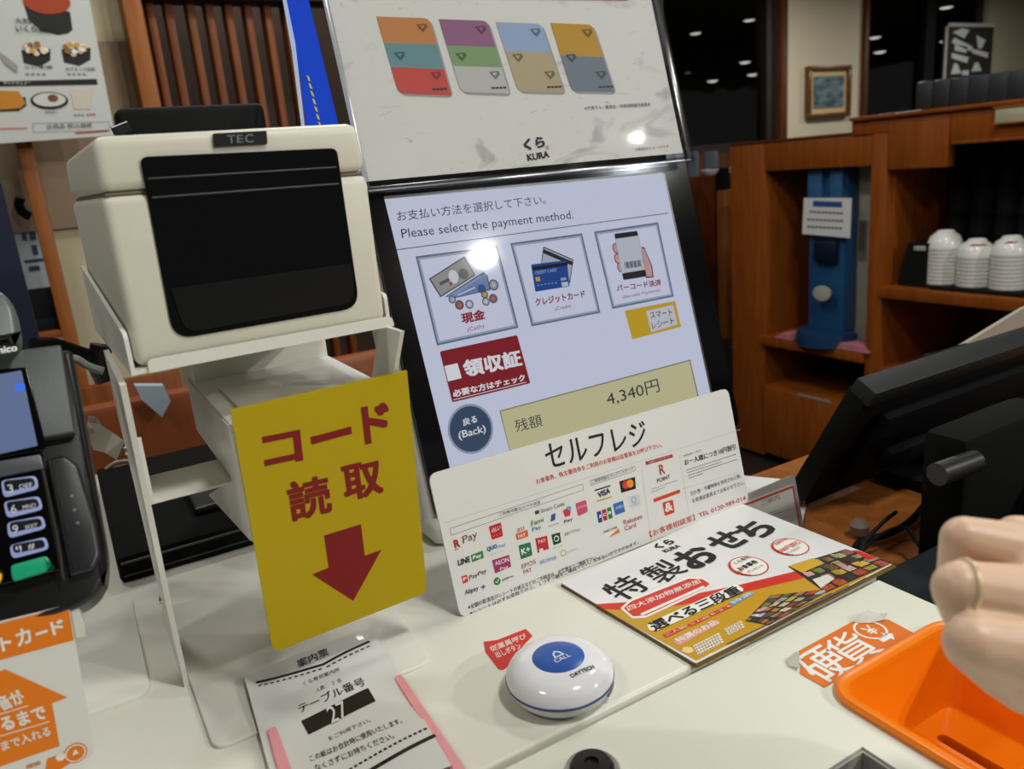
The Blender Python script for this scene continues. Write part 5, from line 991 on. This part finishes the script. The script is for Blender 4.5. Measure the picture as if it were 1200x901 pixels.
# ------------------------------------------------------------------ orange insert card sign hung below the terminal
OP = Pl((0, .40, .1), V((0, -math.cos(.10), math.sin(.10)))); t = thing('card_instruction_sign', 'white and orange instruction card with an up arrow below the card terminal', 'sign', OP.at(60, 900))
bm = B(); slab(bm, rounded([OP.at(*p) for p in ((-90, 752), (80.5, 708), (112, 886), (-60, 942))], [.001, .001, .005, .001]), (0, .0012, 0)); obj('card', bm, mat('instruction_white', (212, 212, 204), .35), t)
pr = Print(OP, t, .00012); OG = ink(222, 118, 16); WI = ink(226, 222, 210)
pr.poly('print', OG, ((-90, 753), (80, 710), (86.5, 750), (-80, 795)), 1)
pr.text(WI, 'ト', (3, 764), (15, 758), (-1, 748), .03); pr.text(WI, 'カ', (21, 758), (38, 752), (17, 739), .03); pr.text(WI, 'ー', (42, 745), (56, 740.5), (41.5, 741.5), .035); pr.text(WI, 'ド', (62, 744.5), (77, 740), (58, 729), .03)
pr.poly('print', OG, ((-30, 797), (6, 784), (79, 817), (61, 824), (70, 874), (-20, 905), (-40, 840)), 1)
pr.text(WI, '音が', (3, 833), (33, 822), (-9, 818), .03); pr.text(WI, 'るまで', (4, 857), (56, 841), (-2, 841), .03); pr.text(WI, 'まで入れる', (3, 880), (60, 861), (0, 869), .02)
pr.line('print', WI, (-10, 839.5), (33, 826.5), .0005, 3); pr.line('print', WI, (-6, 864), (58, 845), .0005, 3)
pr.poly('print', OG, ((55, 889), (80, 880), (102, 884), (84, 893), (62, 908), (52, 910)), 1); pr.disc('print', OG, (88.5, 882), .0050, 2); pr.disc('print', WI, (88.5, 882), .0044, 3, inner=.0038); pr.poly('print', WI, ((84.5, 885), (88, 877), (92.5, 882)), 4); pr.disc('print', WI, (71, 886.5), .0020, 3)
pr.text(ink(206, 130, 60), '確認', (31, 901), (48, 895), (30, 896.5), .02); pr.done()
t2 = thing('sign_clip', 'grey white plastic clip holding the orange topped instruction card', 'clip', OP.at(95, 725))
bm = B(); slab(bm, rounded([OP.at(*p, -.0016) for p in ((79, 706), (89, 704), (100, 738), (101, 748), (88, 751))], .001), (0, .012, 0)); bmesh.ops.bevel(bm, geom=bm.edges[:], offset=.0006, segments=2, affect='EDGES'); obj('body', bm, mat('clip_white', (206, 204, 192), .4), t2)
bm = B(); box(bm, -.13, OP.at(90, 730).x, .413, .50, .105, .112, .002); obj('arm', bm, WPL, t2)
# ================================================================== RIGHT SIDE: LOWER WOOD COUNTER, MONITOR, SMALL STAND SIGN
bm = B(); box(bm, .476, 1.5, -.2, .60, -.09, -.05, .003); t = thing('wood_counter', 'orange wooden counter top lower than the white counter, under the black monitor', 'counter', (1, .3, ZF)); obj('top', bm, WOODL, t)
bm = B(); box(bm, .50, 1.45, -.15, .57, ZF, -.09); obj('base', bm, WOODD, t)
q = [G(*p, -.0485) for p in ((850, 556), (925, 563), (948, 577), (935, 640), (850, 640))]
bm = B(); slab(bm, q, (0, 0, .001)); tag(obj('paper_sheet', bm, PAPER, loc=q[0]), 'white paper sheet lying on the wooden counter behind the small stand sign', 'paper')
SP = Pl((0, .475, -.04), NT); t = thing('small_stand_sign', 'small clear acrylic stand with a red bordered white card beside the leaflets', 'stand sign', SP.at(915, 625))
so = [SP.at(*p) for p in ((862, 586), (931, 556.5), (943.5, 625), (880, 660))]
bm = B(); slab(bm, rounded(so, [.001, .003, .001, .001]), -NT*.004); obj('acrylic_sheet', bm, mat('acrylic_grey', (150, 146, 142), .2), t)
zl = min(p.z for p in so); bm = B(); box(bm, so[0].x, so[2].x, so[2].y, so[2].y+.05, -.05, -.046, .001); box(bm, so[3].x, so[2].x, so[2].y, so[2].y+.004, -.047, max(zl, -.03)+.01, 0); obj('foot', bm, CLR2, t)
pr = Print(SP, t, .00015); pr.poly('card_print', ink(186, 182, 178), ((862, 592), (929, 567), (937, 622), (878, 656)), 1); RB = ink(166, 62, 40)
pr.line('card_print', RB, (870, 592.5), (929, 570), .0022, 2); pr.line('card_print', RB, (929, 569.5), (937.5, 620), .0022, 2)
pr.text(ink(110, 106, 106), 'ご案内', (893, 593), (914, 584.5), (891.5, 587)); pr.dash('lettering', ink(120, 116, 116), (906, 603), (924, 597), 5, .001); pr.dash('lettering', ink(120, 116, 116), (912, 609), (927, 604), 4, .001); pr.done()
# black monitor seen from behind
XM = .60; A_ = X(1016, 470, XM); B_ = X(942, 588, XM); up = (A_-B_); ln = up.length; up.normalize(); nb = V((1, 0, 0)).cross(up)
if nb.y > 0: nb = -nb
A2 = hit(1200, 401, A_, nb)
t = thing('black_monitor', 'black flat monitor seen from behind leaning over the wooden counter', 'monitor', (XM+.18, B_.y, -.05))
def mb(u0, u1, v0, v1, n0, n1, mt, nm, bev=.003):
    bm = B(); box(bm, u0, u1, v0, v1, n0, n1, bev); m_ = Matrix((V((1, 0, 0)), up, nb)).transposed().to_4x4(); m_.translation = V((XM, B_.y, B_.z))
    for v in bm.verts: v.co = m_ @ v.co
    bmesh.ops.recalc_face_normals(bm, faces=bm.faces); return obj(nm, bm, mt, t)
mb(0, .42, -.01, ln, -.022, .0, mat('monitor_black', (8, 8, 9), .7, bump=.06, nscale=700, spec=.15), 'screen_shell')
mb(0, .42, ln-.006, ln+.012, -.020, .004, mat('monitor_edge', (26, 28, 28), .6, spec=.3), 'top_edge', .003)
mb(.03, .40, .02, ln-.02, 0, .014, mat('monitor_back', (7, 6, 7), .8, spec=.12), 'rear_cover', .006)
mb(.05, .38, .05, ln-.06, .014, .028, mat('monitor_back', (7, 6, 7), .8, spec=.12), 'rear_bulge', .008)
q = W(1150, 560, .55)
bm = B(); cx = G(1160, 640, -.05); 
sx = XM+.20; bm = B(); box(bm, sx-.03, sx+.05, B_.y-.05, B_.y-.005, -.049, B_.z+.12, .006); obj('neck', bm, mat('neck_black', (8, 8, 8), .8, spec=.12), t)
bm = B(); box(bm, .585, .72, .33, .37, -.049, .075, .01); obj('neck_cover', bm, mat('neck_black', (8, 8, 8), .8, spec=.12), t)
bm = B(); box(bm, sx-.08, sx+.12, B_.y-.14, B_.y+.06, -.0495, -.036, .005); obj('base', bm, BLKM, t)
bm = B(); a = W(1098, 556, .60); c3 = W(1142, 540, .62); tube(bm, [a, c3], .009, 14, False); obj('hinge_bar', bm, mat('hinge_grey', (24, 23, 25), .4), t)
# black printer body on the far right below the monitor
q = G(1090, 690, -.05); t = thing('black_box_unit', 'low black device on the wooden counter behind the hand', 'device', (q.x+.1, q.y+.05, -.05))
bm = B(); box(bm, .484, .76, .16, .352, -.0498, -.022, .006, None, 3); obj('body', bm, mat('drawer_slate', (22, 27, 30), .7, spec=.25), t)
bm = B(); box(bm, .675, .90, .20, .34, -.0222, .02, .012, None, 3); obj('rear_block', bm, mat('rear_block_black', (13, 13, 14), .55), t)
for i, P_ in enumerate((((1085, 590), (1065, 612), (1040, 626), (1010, 634), (1000, 645)), ((1078, 640), (1060, 618), (1030, 628), (1005, 650)), ((1020, 660), (1010, 640), (1035, 612), (1050, 600)))):
    bm = B(); tube(bm, [G(*p, -.040+.01*i) for p in P_], .0032 if i == 0 else .0018, 8)
    tag(obj('black_cable', bm, BLKM, loc=G(*P_[0], -.04)), ('thick black cable looping over the wooden counter', 'thin black cable crossing the thick one on the wooden counter', 'thin black cable near the leaflet corner')[i], 'cable')
bm = B(); q = G(1007, 624, -.045); lathe(bm, [(0, 0), (.008, .0), (.009, .008), (.005, .013), (0, .014)], q, 16); tag(obj('rubber_cap', bm, mat('cap_beige', (120, 100, 90), .6), loc=q), 'small brownish cap among the cables', 'cap')
# grey board rising behind the monitor
GP = Pl((0, .62, 0), (0, -1, 0)); t = thing('grey_board', 'plain grey board rising behind the top edge of the black monitor', 'board', Y(1150, 480, .62))
bm = B(); slab(bm, [Y(*p, .62) for p in ((985, 492), (1200, 361), (1300, 320), (1300, 560), (1000, 560))], (0, .006, 0)); obj('panel', bm, mat('board_grey', (152, 146, 132), .6), t)
# ================================================================== HAND WITH RING
SKIN = mat('skin', (216, 184, 156), .42, noise=1, c2=(208, 170, 142), nscale=55, bump=.45, sss=.12)
def H(px, py, d): return W(px, py, d)
def capsule(bm, a, b_, ra, rb, n=14):
    a, b_ = V(a), V(b_); ax = (b_-a); Ld = ax.length; ax.normalize(); up_ = ax.orthogonal().normalized(); s = ax.cross(up_); rings = []
    prof = [(-ra*math.cos(t_), ra*math.sin(t_)) for t_ in [math.pi/2*k/4 for k in range(0, 5)]] + [(Ld+rb*math.sin(t_), rb*math.cos(t_)) for t_ in [math.pi/2*k/4 for k in range(0, 5)]]
    for h, r in prof:
        if r < 1e-6: rings.append([bm.verts.new(a+ax*h)])
        else: rings.append([bm.verts.new(a+ax*h+up_*r*math.cos(6.28318*k/n)+s*r*math.sin(6.28318*k/n)) for k in range(n)])
    for p, q in zip(rings, rings[1:]):
        for k in range(n):
            j = (k+1) % n
            if len(p) == 1: bm.faces.new((p[0], q[k], q[j]))
            elif len(q) == 1: bm.faces.new((p[k], q[0], p[j]))
            else: bm.faces.new((p[k], q[k], q[j], p[j]))
fingers = {
 'index': [(1290, 645, .320, .0125), (1192, 630, .322, .0092), (1178, 665, .338, .0082), (1185, 700, .350, .0072)],
 'middle': [(1225, 655, .292, .0125), (1131, 632, .296, .0088), (1124, 672, .308, .0080), (1142, 720, .322, .0070)],
 'ring': [(1212, 705, .276, .0128), (1127, 690, .277, .0100), (1140, 735, .292, .0088), (1165, 772, .306, .0077)],
 'little': [(1228, 770, .264, .0122), (1143, 754, .266, .0104), (1175, 790, .276, .0088), (1200, 812, .288, .0078)],
 'thumb': [(1380, 820, .330, .014), (1270, 800, .335, .0115), (1210, 785, .335, .010), (1185, 765, .330, .0085)]}
t = thing('person', 'bare left hand with a thin gold ring reaching over the orange coin tray', 'person', H(1250, 720, .29))
bm = B()
for nm, ch in fingers.items():
    for a, b_ in zip(ch, ch[1:]): capsule(bm, H(*a[:3]), H(*b_[:3]), a[3], b_[3])
wr = [(1460, 800, .285, .026), (1500, 850, .285, .026), (1700, 980, .30, .030)]
for nm in ('index', 'middle', 'ring', 'little'): capsule(bm, H(*fingers[nm][0][:3]), H(1430+{'index': 0, 'middle': 5, 'ring': 5, 'little': -10}[nm], {'index': 740, 'middle': 770, 'ring': 800, 'little': 850}[nm], .29), fingers[nm][0][3], .020)
cm = [H(*fingers[n_][0][:3]) for n_ in ('middle', 'ring', 'little')]
capsule(bm, cm[0]*.5+cm[1]*.5, H(1430, 780, .29), .0115, .022); capsule(bm, cm[1]*.5+cm[2]*.5, H(1430, 810, .285), .0120, .022); capsule(bm, cm[2], H(1420, 880, .285), .0125, .018)
capsule(bm, H(1200, 768, .272), H(1330, 850, .285), .0115, .017); capsule(bm, H(1205, 655, .296), H(1212, 700, .284), .0120, .0120); capsule(bm, H(1212, 705, .278), H(1228, 770, .266), .0120, .0120); capsule(bm, H(1170, 735, .276), H(1215, 750, .276), .009, .011)
capsule(bm, H(*fingers['thumb'][0][:3]), H(1470, 840, .30), .015, .024)
for a, b_ in zip(wr, wr[1:]): capsule(bm, H(*a[:3]), H(*b_[:3]), a[3], b_[3])
me = bpy.data.meshes.new('tmp'); bm.to_mesh(me); bm.free(); o = bpy.data.objects.new('tmp', me); COL.objects.link(o)
rm = o.modifiers.new('r', 'REMESH'); rm.mode = 'VOXEL'; rm.voxel_size = .0009
sm = o.modifiers.new('s', 'SMOOTH'); sm.iterations = 6; sm.factor = .6
dg = bpy.context.evaluated_depsgraph_get(); dg.update(); hm = bpy.data.meshes.new_from_object(o.evaluated_get(dg)); bpy.data.objects.remove(o)
hm.materials.clear(); ho = obj('hand', hm, SKIN, t); ho.data.polygons.foreach_set('use_smooth', [True]*len(ho.data.polygons))
try:
    at = ho.data.attributes.get('sharp_edge')
    if at: ho.data.attributes.remove(at)
except Exception: pass
a, b_ = H(*fingers['ring'][0][:3]), H(*fingers['ring'][1][:3]); ax = (a-b_).normalized(); c_ = b_+(a-b_)*.02; u_ = ax.orthogonal().normalized(); s_ = ax.cross(u_)
bm = B(); tube(bm, [c_+(u_*math.cos(6.28318*k/40)+s_*math.sin(6.28318*k/40))*.01030 for k in range(40)], .0009, 8, False, True); obj('ring', bm, GOLD, t, label='thin gold ring')
bm = B(); a, b_ = H(1640, 940, .297), H(1900, 1120, .31); ax = (b_-a).normalized(); tube(bm, [a, a+(b_-a)*.5, b_], lambda k: .034+.004*k, 24); obj('sleeve', bm, mat('dark_sleeve', (30, 30, 36), .9), t)
